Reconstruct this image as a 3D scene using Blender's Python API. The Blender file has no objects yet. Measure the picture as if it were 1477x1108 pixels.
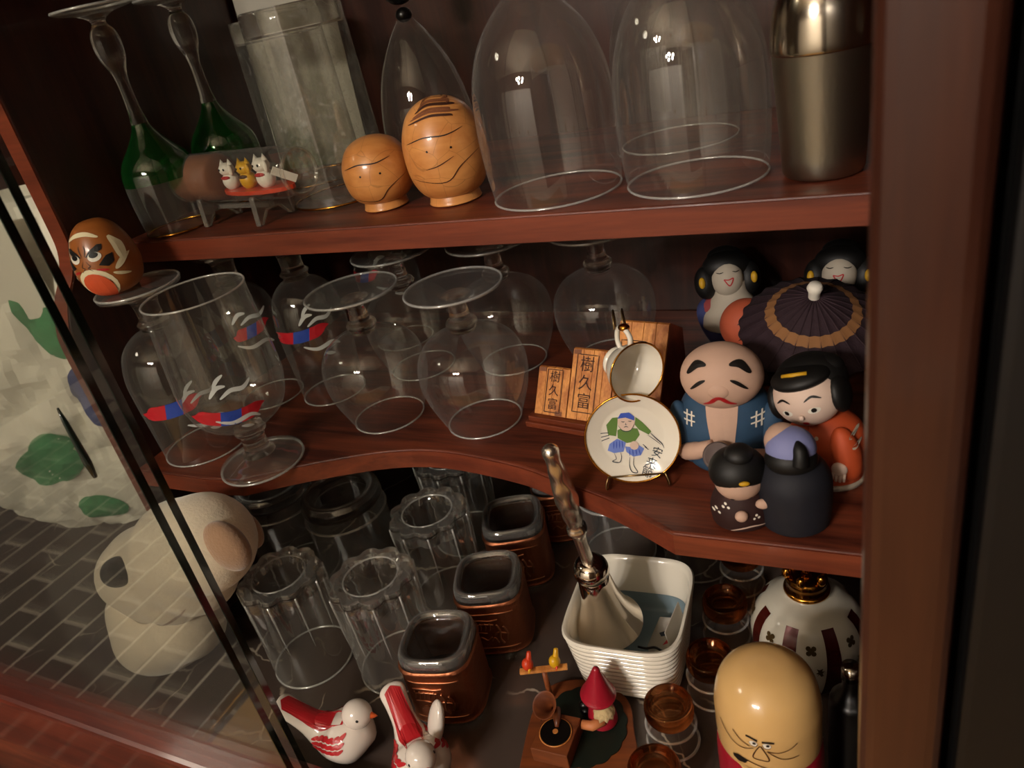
import bpy, bmesh, math, random
from mathutils import Vector, Matrix, Euler, noise
from mathutils.bvhtree import BVHTree
from mathutils.geometry import tessellate_polygon

random.seed(7)
SC = bpy.context.scene
COL = SC.collection

# ------------------------------------------------------------------ camera
CAM_Z = 1.25
cam_d = bpy.data.cameras.new('camera')
cam = bpy.data.objects.new('camera', cam_d)
COL.objects.link(cam)
SC.camera = cam
cam_d.sensor_width = 36.0
cam_d.lens = 1109.0 / 1477.0 * 36.0
cam_d.clip_start = 0.01
cam_d.clip_end = 30
def _n(v): return Vector(v).normalized()
_f = 1109.0
_down = _n((1205 - 738.5, 2630 - 554, _f))
_left = Vector((-1500 - 738.5, 465 - 554, _f))
_left = (_left - _down * _left.dot(_down)).normalized()
_X, _Z = -_left, -_down
_Y = _Z.cross(_X)
# rows: world axes in (right, down, forward) camera coordinates
cam.matrix_world = Matrix((
    (_X[0], -_X[1], -_X[2], 0.0),
    (_Y[0], -_Y[1], -_Y[2], 0.0),
    (_Z[0], -_Z[1], -_Z[2], CAM_Z),
    (0, 0, 0, 1)))
cam_d.dof.use_dof = True
cam_d.dof.focus_distance = 0.50
cam_d.dof.aperture_fstop = 13.0

# ------------------------------------------------------------------ world, exposure
w = bpy.data.worlds.new('world')
SC.world = w
w.use_nodes = True
w.node_tree.nodes['Background'].inputs[0].default_value = (1.0, 0.72, 0.5, 1)
w.node_tree.nodes['Background'].inputs[1].default_value = 0.012
SC.view_settings.view_transform = 'Standard'
SC.view_settings.look = 'None'
SC.view_settings.gamma = 1.0
SC.view_settings.use_curve_mapping = False
SC.view_settings.exposure = 0.12
try:
    SC.cycles.max_bounces = 14
    SC.cycles.transparent_max_bounces = 40
    SC.cycles.transmission_bounces = 14
    SC.cycles.glossy_bounces = 6
    SC.cycles.diffuse_bounces = 3
    SC.cycles.sample_clamp_indirect = 3.0
    SC.cycles.blur_glossy = 0.5
except Exception:
    pass
LAMP = (-0.48, -1.30, 1.88)      # hanging lamp of the room
FILL = (-1.95, -0.55)            # added unseen fill light, brightens the brick floor and left side
FILL_P = 17.0                    # its strength
BULB = 320.0                     # its bulbs' strength

# ------------------------------------------------------------------ heights
SF, SM, SU = 0.80, 0.97, 1.13    # cabinet floor, middle shelf, upper shelf (tops)
ZF, ZM, ZU = SF + .0005, SM + .0005, SU + .0005   # where things stand on them

# ================================================================== materials
def lin(c):
    if isinstance(c, str):
        c = c.lstrip('#')
        c = [int(c[i:i + 2], 16) / 255 for i in (0, 2, 4)]
        return tuple((x / 12.92 if x <= .04045 else ((x + .055) / 1.055) ** 2.4) for x in c) + (1.0,)
    return tuple(c) + (1.0,) if len(c) == 3 else tuple(c)

MATS = {}
def pmat(name, col, rough=.5, metal=0.0, coat=0.0, spec=.5, bump=0, bscale=200, sheen=0, trans=0, ior=1.45, var=0, vscale=30, emit=None, emits=0):
    m = bpy.data.materials.new(name)
    m.use_nodes = True
    nt = m.node_tree
    b = nt.nodes['Principled BSDF']
    b.inputs['Base Color'].default_value = lin(col)
    b.inputs['Roughness'].default_value = rough
    b.inputs['Metallic'].default_value = metal
    b.inputs['Coat Weight'].default_value = coat
    b.inputs['Coat Roughness'].default_value = .08
    b.inputs['Specular IOR Level'].default_value = spec
    b.inputs['Sheen Weight'].default_value = sheen
    b.inputs['Transmission Weight'].default_value = trans
    b.inputs['IOR'].default_value = ior
    if emit:
        b.inputs['Emission Color'].default_value = lin(emit)
        b.inputs['Emission Strength'].default_value = emits
    tc = None
    if bump or var:
        tc = nt.nodes.new('ShaderNodeTexCoord')
    if bump:
        n = nt.nodes.new('ShaderNodeTexNoise')
        n.inputs['Scale'].default_value = bscale
        n.inputs['Detail'].default_value = 4
        nt.links.new(tc.outputs['Object'], n.inputs['Vector'])
        bp = nt.nodes.new('ShaderNodeBump')
        bp.inputs['Strength'].default_value = bump
        bp.inputs['Distance'].default_value = .002
        nt.links.new(n.outputs['Fac'], bp.inputs['Height'])
        nt.links.new(bp.outputs['Normal'], b.inputs['Normal'])
    if var:
        n = nt.nodes.new('ShaderNodeTexNoise')
        n.inputs['Scale'].default_value = vscale
        n.inputs['Detail'].default_value = 5
        nt.links.new(tc.outputs['Object'], n.inputs['Vector'])
        r = nt.nodes.new('ShaderNodeMapRange')
        r.inputs['From Min'].default_value = .3
        r.inputs['From Max'].default_value = .7
        r.inputs['To Min'].default_value = 1 - var
        r.inputs['To Max'].default_value = 1 + var * .4
        nt.links.new(n.outputs['Fac'], r.inputs['Value'])
        mx = nt.nodes.new('ShaderNodeMix')
        mx.data_type = 'RGBA'
        mx.blend_type = 'MULTIPLY'
        mx.inputs['Factor'].default_value = 1
        mx.inputs['A'].default_value = lin(col)
        nt.links.new(r.outputs['Result'], mx.inputs['B'])
        nt.links.new(mx.outputs['Result'], b.inputs['Base Color'])
    MATS[name] = m
    return m

def wood(name, dark, light, axis, scale=1.0, rough=.35, coat=.25, stretch=14):
    """wood with long grain along the given axis"""
    m = pmat(name, dark, rough, coat=coat)
    nt = m.node_tree
    b = nt.nodes['Principled BSDF']
    tc = nt.nodes.new('ShaderNodeTexCoord')
    mp = nt.nodes.new('ShaderNodeMapping')
    s = [70 * scale] * 3
    s['XYZ'.index(axis)] = 70 * scale / stretch
    mp.inputs['Scale'].default_value = s
    nt.links.new(tc.outputs['Object'], mp.inputs['Vector'])
    n = nt.nodes.new('ShaderNodeTexNoise')
    n.inputs['Scale'].default_value = 1.0
    n.inputs['Detail'].default_value = 6
    n.inputs['Distortion'].default_value = .6
    nt.links.new(mp.outputs['Vector'], n.inputs['Vector'])
    n2 = nt.nodes.new('ShaderNodeTexNoise')
    n2.inputs['Scale'].default_value = 7.0
    n2.inputs['Detail'].default_value = 3
    nt.links.new(mp.outputs['Vector'], n2.inputs['Vector'])
    ad = nt.nodes.new('ShaderNodeMath')
    ad.operation = 'MULTIPLY_ADD'
    ad.inputs[1].default_value = .35
    nt.links.new(n2.outputs['Fac'], ad.inputs[0])
    nt.links.new(n.outputs['Fac'], ad.inputs[2])
    cr = nt.nodes.new('ShaderNodeValToRGB')
    cr.color_ramp.elements[0].position = .5
    cr.color_ramp.elements[0].color = lin(dark)
    cr.color_ramp.elements[1].position = .85
    cr.color_ramp.elements[1].color = lin(light)
    nt.links.new(ad.outputs[0], cr.inputs['Fac'])
    nt.links.new(cr.outputs['Color'], b.inputs['Base Color'])
    bp = nt.nodes.new('ShaderNodeBump')
    bp.inputs['Strength'].default_value = .15
    bp.inputs['Distance'].default_value = .001
    nt.links.new(ad.outputs[0], bp.inputs['Height'])
    nt.links.new(bp.outputs['Normal'], b.inputs['Normal'])
    return m

def thin_glass(name, tint=(.98, .98, .96), f0=.085, dust=.022, edge=.55, etched=0.0, rough=.0, dustcol=(.75, .74, .7), edge_glow=.22):
    """thin walled glass: mirror at grazing angles, clear at normal incidence, a little dust, silhouettes painted paler"""
    m = bpy.data.materials.new(name)
    m.use_nodes = True
    nt = m.node_tree
    nt.nodes.clear()
    out = nt.nodes.new('ShaderNodeOutputMaterial')
    tr = nt.nodes.new('ShaderNodeBsdfTransparent')
    gl = nt.nodes.new('ShaderNodeBsdfGlossy')
    gl.inputs['Roughness'].default_value = rough
    gl.inputs['Color'].default_value = (1, 1, 1, 1)
    df = nt.nodes.new('ShaderNodeBsdfDiffuse')
    df.inputs['Color'].default_value = lin(dustcol)
    lw = nt.nodes.new('ShaderNodeLayerWeight')
    lw.inputs['Blend'].default_value = .5
    pw = nt.nodes.new('ShaderNodeMath'); pw.operation = 'POWER'
    pw.inputs[1].default_value = 4.0
    nt.links.new(lw.outputs['Facing'], pw.inputs[0])
    ma = nt.nodes.new('ShaderNodeMath'); ma.operation = 'MULTIPLY_ADD'
    ma.inputs[1].default_value = edge
    ma.inputs[2].default_value = f0
    nt.links.new(pw.outputs[0], ma.inputs[0])
    # absorption grows at the edges
    mixc = nt.nodes.new('ShaderNodeMix'); mixc.data_type = 'RGBA'
    mixc.inputs['A'].default_value = lin(tint)
    mixc.inputs['B'].default_value = lin(tuple(x * .72 for x in tint))
    p2 = nt.nodes.new('ShaderNodeMath'); p2.operation = 'POWER'
    p2.inputs[1].default_value = 3.0
    nt.links.new(lw.outputs['Facing'], p2.inputs[0])
    nt.links.new(p2.outputs[0], mixc.inputs['Factor'])
    nt.links.new(mixc.outputs['Result'], tr.inputs['Color'])
    m1 = nt.nodes.new('ShaderNodeMixShader')
    hz = nt.nodes.new('ShaderNodeMath'); hz.operation = 'MULTIPLY_ADD'  # pale silhouettes painted in for light refracted in thick edges
    hz.inputs[1].default_value = edge_glow
    hz.inputs[2].default_value = dust
    nt.links.new(pw.outputs[0], hz.inputs[0])
    nt.links.new(hz.outputs[0], m1.inputs[0])
    nt.links.new(tr.outputs[0], m1.inputs[1])
    nt.links.new(df.outputs[0], m1.inputs[2])
    if etched:
        tc = nt.nodes.new('ShaderNodeTexCoord')
        v = nt.nodes.new('ShaderNodeTexNoise')
        v.inputs['Scale'].default_value = 60
        v.inputs['Detail'].default_value = 2
        v.inputs['Distortion'].default_value = 2.5
        nt.links.new(tc.outputs['Object'], v.inputs['Vector'])
        a = nt.nodes.new('ShaderNodeMath'); a.operation = 'SUBTRACT'
        a.inputs[1].default_value = .5
        nt.links.new(v.outputs['Fac'], a.inputs[0])
        ab = nt.nodes.new('ShaderNodeMath'); ab.operation = 'ABSOLUTE'
        nt.links.new(a.outputs[0], ab.inputs[0])
        mr = nt.nodes.new('ShaderNodeMapRange')
        mr.inputs['From Min'].default_value = .0
        mr.inputs['From Max'].default_value = .02
        mr.inputs['To Min'].default_value = etched
        mr.inputs['To Max'].default_value = dust
        nt.links.new(ab.outputs[0], mr.inputs['Value'])
        nt.links.new(mr.outputs['Result'], m1.inputs[0])
    m2 = nt.nodes.new('ShaderNodeMixShader')
    nt.links.new(ma.outputs[0], m2.inputs[0])
    nt.links.new(m1.outputs[0], m2.inputs[1])
    nt.links.new(gl.outputs[0], m2.inputs[2])
    nt.links.new(m2.outputs[0], out.inputs['Surface'])
    MATS[name] = m
    return m

def solid_glass(name, col=(1, 1, 1), rough=0.0, ior=1.48, clear=.14):
    m = bpy.data.materials.new(name)
    m.use_nodes = True
    nt = m.node_tree
    nt.nodes.clear()
    out = nt.nodes.new('ShaderNodeOutputMaterial')
    g = nt.nodes.new('ShaderNodeBsdfGlass')
    g.inputs['Color'].default_value = lin(col)
    g.inputs['Roughness'].default_value = rough
    g.inputs['IOR'].default_value = ior
    t = nt.nodes.new('ShaderNodeBsdfTransparent')
    t.inputs['Color'].default_value = lin(tuple(.35 + .65 * x for x in col)) if name == 'glass_solid' else lin(col)
    mx = nt.nodes.new('ShaderNodeMixShader')
    mx.inputs[0].default_value = clear
    nt.links.new(g.outputs[0], mx.inputs[1])
    nt.links.new(t.outputs[0], mx.inputs[2])
    nt.links.new(mx.outputs[0], out.inputs['Surface'])
    MATS[name] = m
    return m

wood('wood_x', '#3a160e', '#763822', 'X', rough=.45, coat=.08)
wood('wood_z', '#240d08', '#3e1c11', 'Z')
wood('wood_strip', '#5a2618', '#7c3a24', 'X', rough=.35, coat=.25)
wood('wood_edge', '#4c1c14', '#6e2e1e', 'X', rough=.3, coat=.4)
wood('wood_post', '#2e140d', '#442416', 'Z', scale=.6)  # post wood toned down, its shade put into the colour
wood('wood_box', '#a8602c', '#e0994e', 'Z', scale=1.6, rough=.5, coat=.1)
wood('wood_box_dark', '#5e2814', '#7c3a20', 'X', rough=.4)
wood('wood_kokeshi', '#c07a3e', '#dd9c58', 'X', scale=.5, rough=.35, coat=.4, stretch=4)
wood('wood_toy', '#5a2c14', '#86461f', 'X', scale=.7, rough=.5, coat=.1)
thin_glass('glass_thin')
thin_glass('glass_pane', tint=(.97, .975, .96), f0=.040, dust=.010, edge=.5, edge_glow=0.0)
thin_glass('glass_etched', tint=(.92, .92, .88), f0=.10, dust=.03, etched=.22)
thin_glass('glass_green', tint=(.05, .45, .09), f0=.10, dust=.06, dustcol=(.02, .28, .05))
thin_glass('glass_foot', f0=.10, dust=.02, edge=.6, edge_glow=.25)
thin_glass('glass_lip', f0=.12, dust=.09, edge=.7, edge_glow=.3)  # dust weight raised to paint in the brightness of thick glass
thin_glass('glass_fluted', f0=.13, dust=.045, edge=.8, edge_glow=.4)  # extra dust weight paints brightness into the dark tumblers
thin_glass('glass_amber', tint=(.42, .13, .03), f0=.10, dust=.02)
thin_glass('glass_dark', tint=(.72, .70, .66), f0=.10, dust=.02)
solid_glass('glass_solid')
def rim_glass():  # whitish diffuse puts the bright gleam of rims into the colour
    m = bpy.data.materials.new('glass_gleam')
    m.use_nodes = True
    nt = m.node_tree
    nt.nodes.clear()
    out = nt.nodes.new('ShaderNodeOutputMaterial')
    t = nt.nodes.new('ShaderNodeBsdfTransparent')
    g = nt.nodes.new('ShaderNodeBsdfGlossy'); g.inputs['Roughness'].default_value = .12
    d = nt.nodes.new('ShaderNodeBsdfDiffuse'); d.inputs['Color'].default_value = (.8, .8, .76, 1)
    a = nt.nodes.new('ShaderNodeMixShader'); a.inputs[0].default_value = .55
    nt.links.new(g.outputs[0], a.inputs[1]); nt.links.new(d.outputs[0], a.inputs[2])
    b = nt.nodes.new('ShaderNodeMixShader'); b.inputs[0].default_value = .5
    nt.links.new(t.outputs[0], b.inputs[1]); nt.links.new(a.outputs[0], b.inputs[2])
    nt.links.new(b.outputs[0], out.inputs['Surface'])
    MATS['glass_gleam'] = m
rim_glass()
solid_glass('glass_solid_amber', (.72, .46, .28), clear=.22)
pmat('glass_edge', '#0d1c17', .12, coat=.6)
pmat('gold', '#c98a35', .18, metal=1.0)
pmat('gold_dark', '#8a5a20', .22, metal=1.0)
pmat('silver', '#e6dccf', .09, metal=1.0)
pmat('silver_satin', '#f6eee2', .27, metal=1.0)
pmat('steel', '#a09a8a', .33, metal=1.0, bump=.05, bscale=400)
pmat('steel_bright', '#b8ae9c', .16, metal=1.0)
pmat('copper', '#aa6a4a', .42, metal=1.0, bump=.35, bscale=260)
pmat('copper_plain', '#c88c66', .35, metal=1.0)
pmat('porcelain', '#ece6d6', .12, coat=.7)
pmat('porcelain_blue', '#7d9098', .2, coat=.5)
pmat('crown_white', '#c9c4b4', .15, coat=.6)
pmat('maroon', '#4c120c', .25, metal=.3, coat=.4)
pmat('emblem_bronze', '#4a3a1c', .4, metal=.4)
pmat('clay_skin', '#c8a590', .65, var=.12)
pmat('clay_face', '#d9bfae', .6)
pmat('clay_white', '#b9ae9c', .65)
pmat('clay_blue', '#2c4a66', .7, var=.25, vscale=60)
pmat('clay_orange', '#b2471f', .65, var=.12, vscale=60)
pmat('clay_face_orange', '#b8573a', .65)
pmat('clay_navy', '#15161f', .7, var=.2, vscale=60)
pmat('clay_brown', '#2a100d', .7)
pmat('clay_lilac', '#7d82b0', .65)
pmat('clay_indigo', '#3c4576', .7)
pmat('clay_rose', '#a04848', .7)
pmat('clay_black', '#0a0908', .55)
pmat('clay_grey', '#594b48', .6)
pmat('paint_black', '#120d0b', .5)
pmat('paint_red', '#b01f24', .5)
pmat('paint_white', '#e8e2d4', .5)
pmat('paint_yellow', '#c99a1e', .5)
pmat('paint_cream', '#e6d9b4', .5)
pmat('paint_coral', '#d4552f', .5)
pmat('paint_pink', '#d77b63', .55)
pmat('paint_brown', '#4b2c16', .5)
pmat('egg_brown', '#9c5a28', .35, coat=.3)
pmat('egg_cream', '#d9b072', .25, coat=.6)
pmat('paint_green', '#5d7f3c', .4)
pmat('paint_blue', '#3a55b4', .4)
pmat('paint_lightblue', '#6f86cf', .4)
pmat('print_red', '#c0202c', .4)
pmat('print_blue', '#2c49a8', .4)
pmat('print_white', '#cfd2d0', .45)
pmat('print_ink', '#23303c', .5)
pmat('burn_brown', '#3c1c0c', .7)
pmat('paper', '#efe9d8', .8, bump=1.0, bscale=26)
pmat('paper_card', '#b9b3a8', .8)
pmat('bag_green', '#3d8a54', .75)
pmat('bag_blue', '#38467e', .75)
pmat('plush', '#f6e6cc', .95, sheen=.6, bump=.25, bscale=500, var=.12, vscale=40)
pmat('plush_brown', '#a88468', .95, sheen=.6, bump=.3, bscale=500)
pmat('plush_nose', '#141714', .8, sheen=.3, bump=.6, bscale=300)
pmat('bird_white', '#e6dcd0', .16, coat=.6)
pmat('bird_red', '#b8232a', .3, coat=.4)
pmat('beak_orange', '#cc5a2a', .3)
pmat('toy_red', '#a01a2c', .35, coat=.3)
pmat('toy_yellow', '#d9a518', .35, coat=.3)
pmat('toy_scarlet', '#d2401f', .35, coat=.3)
pmat('toy_green', '#0f1a12', .5)
pmat('toy_skin', '#cc7f4e', .5)
pmat('toy_fur', '#cbb283', .9, bump=.8, bscale=300)
pmat('record', '#0c0a09', .3)
pmat('wire', '#8a7350', .3, metal=1.0)
pmat('acrylic', '#c8c2b8', .12, trans=.85)
pmat('paper_umbrella', '#2c1a22', .85, bump=.5, bscale=160, var=.2, vscale=60)
pmat('band_tan', '#8a5f38', .8)
pmat('cork_brown', '#7c4a2c', .6)
pmat('unlit_black', '#040303', .5)
pmat('wall_paint', '#4c3a28', .9)
pmat('ceiling_paint', '#b8ab94', .9)
pmat('door_white', '#f2ece0', .5)
pmat('brick_brown', '#2e1c14', .7, var=.3, vscale=12)
pmat('grout', '#d2c8b4', .9)
pmat('rug_tan', '#b08a54', .95, bump=.4, bscale=300)
pmat('bulb_glass', '#ffe2b0', .4, emit='#fff3e8', emits=BULB)
pmat('diffuser', '#fff0dc', .4, emit='#fff0dc', emits=FILL_P)
pmat('brass', '#9a7436', .3, metal=1.0)
pmat('louver', '#b0a890', .6)
pmat('cellophane', '#c9ccc8', .15, trans=.6, coat=.3)
pmat('hinge_grey', '#9a948a', .4)

def marble():
    m = pmat('marble', '#1c1512', .14, coat=.2)
    nt = m.node_tree
    b = nt.nodes['Principled BSDF']
    tc = nt.nodes.new('ShaderNodeTexCoord')
    n = nt.nodes.new('ShaderNodeTexNoise')
    n.inputs['Scale'].default_value = 30
    n.inputs['Detail'].default_value = 4
    nt.links.new(tc.outputs['Object'], n.inputs['Vector'])
    va = nt.nodes.new('ShaderNodeVectorMath'); va.operation = 'MULTIPLY_ADD'
    va.inputs[1].default_value = (.03, .03, .0)
    nt.links.new(n.outputs['Color'], va.inputs[0])
    nt.links.new(tc.outputs['Object'], va.inputs[2])
    v = nt.nodes.new('ShaderNodeTexVoronoi')
    v.feature = 'DISTANCE_TO_EDGE'
    v.inputs['Scale'].default_value = 13
    nt.links.new(va.outputs[0], v.inputs['Vector'])
    mr = nt.nodes.new('ShaderNodeMapRange')
    mr.inputs['From Min'].default_value = .004
    mr.inputs['From Max'].default_value = .014
    mr.inputs['To Min'].default_value = 1
    mr.inputs['To Max'].default_value = 0
    nt.links.new(v.outputs['Distance'], mr.inputs['Value'])
    n2 = nt.nodes.new('ShaderNodeTexNoise')
    n2.inputs['Scale'].default_value = 14
    nt.links.new(tc.outputs['Object'], n2.inputs['Vector'])
    mr2 = nt.nodes.new('ShaderNodeMapRange')
    mr2.inputs['From Min'].default_value = .50
    mr2.inputs['From Max'].default_value = .60
    nt.links.new(n2.outputs['Fac'], mr2.inputs['Value'])
    mu = nt.nodes.new('ShaderNodeMath'); mu.operation = 'MULTIPLY'
    nt.links.new(mr.outputs['Result'], mu.inputs[0])
    nt.links.new(mr2.outputs['Result'], mu.inputs[1])
    mx = nt.nodes.new('ShaderNodeMix'); mx.data_type = 'RGBA'
    mx.inputs['A'].default_value = lin('#4a3f39')
    mx.inputs['B'].default_value = lin('#b9ab9a')
    nt.links.new(mu.outputs[0], mx.inputs['Factor'])
    nt.links.new(mx.outputs['Result'], b.inputs['Base Color'])
marble()

def crackle_kokeshi():
    """fine dark craze lines on the turned wood"""
    m = MATS['wood_kokeshi']
    nt = m.node_tree
    b = nt.nodes['Principled BSDF']
    src = b.inputs['Base Color'].links[0].from_socket
    tc = nt.nodes.new('ShaderNodeTexCoord')
    v = nt.nodes.new('ShaderNodeTexVoronoi')
    v.feature = 'DISTANCE_TO_EDGE'
    v.inputs['Scale'].default_value = 55
    nt.links.new(tc.outputs['Object'], v.inputs['Vector'])
    mr = nt.nodes.new('ShaderNodeMapRange')
    mr.inputs['From Min'].default_value = .004
    mr.inputs['From Max'].default_value = .012
    mr.inputs['To Min'].default_value = .28
    mr.inputs['To Max'].default_value = 0
    nt.links.new(v.outputs['Distance'], mr.inputs['Value'])
    mx = nt.nodes.new('ShaderNodeMix'); mx.data_type = 'RGBA'
    mx.inputs['B'].default_value = lin('#4a2410')
    nt.links.new(src, mx.inputs['A'])
    nt.links.new(mr.outputs['Result'], mx.inputs['Factor'])
    nt.links.new(mx.outputs['Result'], b.inputs['Base Color'])
crackle_kokeshi()

# ================================================================== mesh helpers
TAU = 2 * math.pi
def cr(pts, n=6):
    """Catmull-Rom through tuples"""
    out = []
    P = [tuple(p) for p in pts]
    for i in range(len(P) - 1):
        p0 = P[max(i - 1, 0)]; p1 = P[i]; p2 = P[i + 1]; p3 = P[min(i + 2, len(P) - 1)]
        for k in range(n):
            t = k / n
            out.append(tuple(.5 * (2 * b + (c - a) * t + (2 * a - 5 * b + 4 * c - d) * t * t + (3 * b - a - 3 * c + d) * t ** 3)
                             for a, b, c, d in zip(p0, p1, p2, p3)))
    out.append(P[-1])
    return out

def lathe(prof, seg=48, fn=None, c=(0, 0, 0), power=None):
    V, F = [], []
    rings = []
    for i, (r, z) in enumerate(prof):
        if r <= 1e-7:
            V.append((c[0], c[1], c[2] + z)); rings.append([len(V) - 1]); continue
        ring = []
        for k in range(seg):
            a = TAU * k / seg
            rr = r
            if power:
                rr *= (abs(math.cos(a)) ** power + abs(math.sin(a)) ** power) ** (-1 / power)
            if fn:
                rr = fn(rr, z, a)
            V.append((c[0] + rr * math.cos(a), c[1] + rr * math.sin(a), c[2] + z))
            ring.append(len(V) - 1)
        rings.append(ring)
    for A, B in zip(rings[:-1], rings[1:]):
        if len(A) == 1 and len(B) == 1: continue
        for k in range(seg):
            k2 = (k + 1) % seg
            if len(A) == 1: F.append((A[0], B[k2], B[k]))
            elif len(B) == 1: F.append((A[k], A[k2], B[0]))
            else: F.append((A[k], A[k2], B[k2], B[k]))
    return V, F

def ellipsoid(c, r, seg=28, rings=18, M=None, lo=-1.0, hi=1.0):
    prof = []
    a0, a1 = math.asin(lo), math.asin(hi)
    for i in range(rings + 1):
        a = a0 + (a1 - a0) * i / rings
        prof.append((max(math.cos(a), 0), math.sin(a)))
    if lo <= -1: prof[0] = (0, -1)
    if hi >= 1: prof[-1] = (0, 1)
    V, F = lathe(prof, seg)
    out = []
    for v in V:
        p = Vector((v[0] * r[0], v[1] * r[1], v[2] * r[2]))
        if M: p = M @ p
        out.append(tuple(p + Vector(c)))
    return out, F

def tube(pts, r, seg=10, closed=False, caps=True):
    P = [Vector(p) for p in pts]
    n = len(P)
    R = r if isinstance(r, (list, tuple)) else [r] * n
    V, F = [], []
    up = Vector((0, 0, 1))
    prev = None
    for i in range(n):
        if closed: t = P[(i + 1) % n] - P[i - 1]
        else: t = P[min(i + 1, n - 1)] - P[max(i - 1, 0)]
        t.normalize()
        if prev is None:
            a = t.cross(up)
            if a.length < 1e-4: a = t.cross(Vector((1, 0, 0)))
        else:
            a = prev - t * prev.dot(t)
        a.normalize()
        prev = a
        b = t.cross(a)
        for k in range(seg):
            an = TAU * k / seg
            V.append(tuple(P[i] + (a * math.cos(an) + b * math.sin(an)) * R[i]))
    for i in range(n if closed else n - 1):
        j = (i + 1) % n
        for k in range(seg):
            k2 = (k + 1) % seg
            F.append((i * seg + k, i * seg + k2, j * seg + k2, j * seg + k))
    if caps and not closed:
        F.append(tuple(range(seg - 1, -1, -1)))
        F.append(tuple((n - 1) * seg + k for k in range(seg)))
    return V, F

def ring(c, R, r, M=None, seg=48, s2=8):
    pts = []
    for k in range(seg):
        a = TAU * k / seg
        p = Vector((R * math.cos(a), R * math.sin(a), 0))
        if M: p = M @ p
        pts.append(p + Vector(c))
    return tube(pts, r, s2, closed=True)

def box(x0, x1, y0, y1, z0, z1, bev=0.0, segs=2):
    bm = bmesh.new()
    vs = [bm.verts.new((x, y, z)) for x in (x0, x1) for y in (y0, y1) for z in (z0, z1)]
    for f in ((0, 1, 3, 2), (4, 6, 7, 5), (0, 4, 5, 1), (2, 3, 7, 6), (0, 2, 6, 4), (1, 5, 7, 3)):
        bm.faces.new([vs[i] for i in f])
    if bev:
        bmesh.ops.bevel(bm, geom=bm.edges[:], offset=bev, segments=segs, affect='EDGES', profile=.5)
    bmesh.ops.recalc_face_normals(bm, faces=bm.faces)
    bm.verts.index_update()
    V = [tuple(v.co) for v in bm.verts]
    F = [tuple(v.index for v in f.verts) for f in bm.faces]
    bm.free()
    return V, F

def prism(poly, h0, h1, axis='Z', bev=0.0):
    """extrude a polygon: axis Z -> (x,y), axis X -> (y,z), axis Y -> (x,z)"""
    def put(a, b, h):
        return {'Z': (a, b, h), 'X': (h, a, b), 'Y': (a, h, b)}[axis]
    bm = bmesh.new()
    A = [bm.verts.new(put(a, b, h0)) for a, b in poly]
    B = [bm.verts.new(put(a, b, h1)) for a, b in poly]
    n = len(poly)
    bm.faces.new(A); bm.faces.new(B[::-1])
    for i in range(n):
        bm.faces.new((A[i], B[i], B[(i + 1) % n], A[(i + 1) % n]))
    bmesh.ops.recalc_face_normals(bm, faces=bm.faces)
    if bev:
        ed = [e for e in bm.edges if len(e.link_faces) == 2 and e.calc_face_angle(0) > .6]
        bmesh.ops.bevel(bm, geom=ed, offset=bev, segments=2, affect='EDGES', profile=.5)
    bm.verts.index_update()
    V = [tuple(v.co) for v in bm.verts]
    F = [tuple(v.index for v in f.verts) for f in bm.faces]
    bm.free()
    return V, F

def join(*parts):
    V, F = [], []
    for v, f in parts:
        o = len(V)
        V += v
        F += [tuple(i + o for i in q) for q in f]
    return V, F

def xf(data, M):
    return [tuple(M @ Vector(v)) for v in data[0]], data[1]

def T(x=0, y=0, z=0): return Matrix.Translation((x, y, z))
def RX(a): return Matrix.Rotation(math.radians(a), 4, 'X')
def RY(a): return Matrix.Rotation(math.radians(a), 4, 'Y')
def RZ(a): return Matrix.Rotation(math.radians(a), 4, 'Z')

def obj(name, data, mat, parent=None, smooth=True, label=None, angle=None):
    me = bpy.data.meshes.new(name)
    me.from_pydata([tuple(v) for v in data[0]], [], [tuple(f) for f in data[1]])
    bm = bmesh.new(); bm.from_mesh(me)
    bmesh.ops.recalc_face_normals(bm, faces=bm.faces)
    bm.to_mesh(me); bm.free()
    if smooth:
        me.polygons.foreach_set('use_smooth', [True] * len(me.polygons))
        if angle is not None:
            me.set_sharp_from_angle(angle=math.radians(angle))
    me.materials.append(MATS[mat])
    o = bpy.data.objects.new(name, me)
    COL.objects.link(o)
    if parent: o.parent = parent
    if label: o['label'] = label
    return o

def thing(name, label, cat, loc=(0, 0, 0), rz=0, group=None):
    o = bpy.data.objects.new(name, None)
    o.empty_display_size = .02
    COL.objects.link(o)
    o.location = loc
    o.rotation_euler = (0, 0, rz)
    o['label'] = label; o['category'] = cat
    if group: o['group'] = group
    return o

def tag(o, label, cat, group=None):
    o['label'] = label; o['category'] = cat
    if group: o['group'] = group
    return o

def dup(root, loc, rz, label, group=None):
    def cp(o, par):
        c = o.copy(); COL.objects.link(c); c.parent = par
        for ch in o.children: cp(ch, c)
        return c
    r = cp(root, None)
    r.location = loc; r.rotation_euler = (0, 0, rz)
    r['label'] = label
    if group: r['group'] = group
    return r

def face_cam(x, y, off=0):
    """rotation that turns local -Y towards the viewer's side of the cabinet"""
    return math.atan2(-x, y) + math.radians(off)

# ---- painting shapes onto surfaces
def bvh_of(*datas):
    V, F = join(*datas)
    return BVHTree.FromPolygons([Vector(v) for v in V], F)

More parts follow.
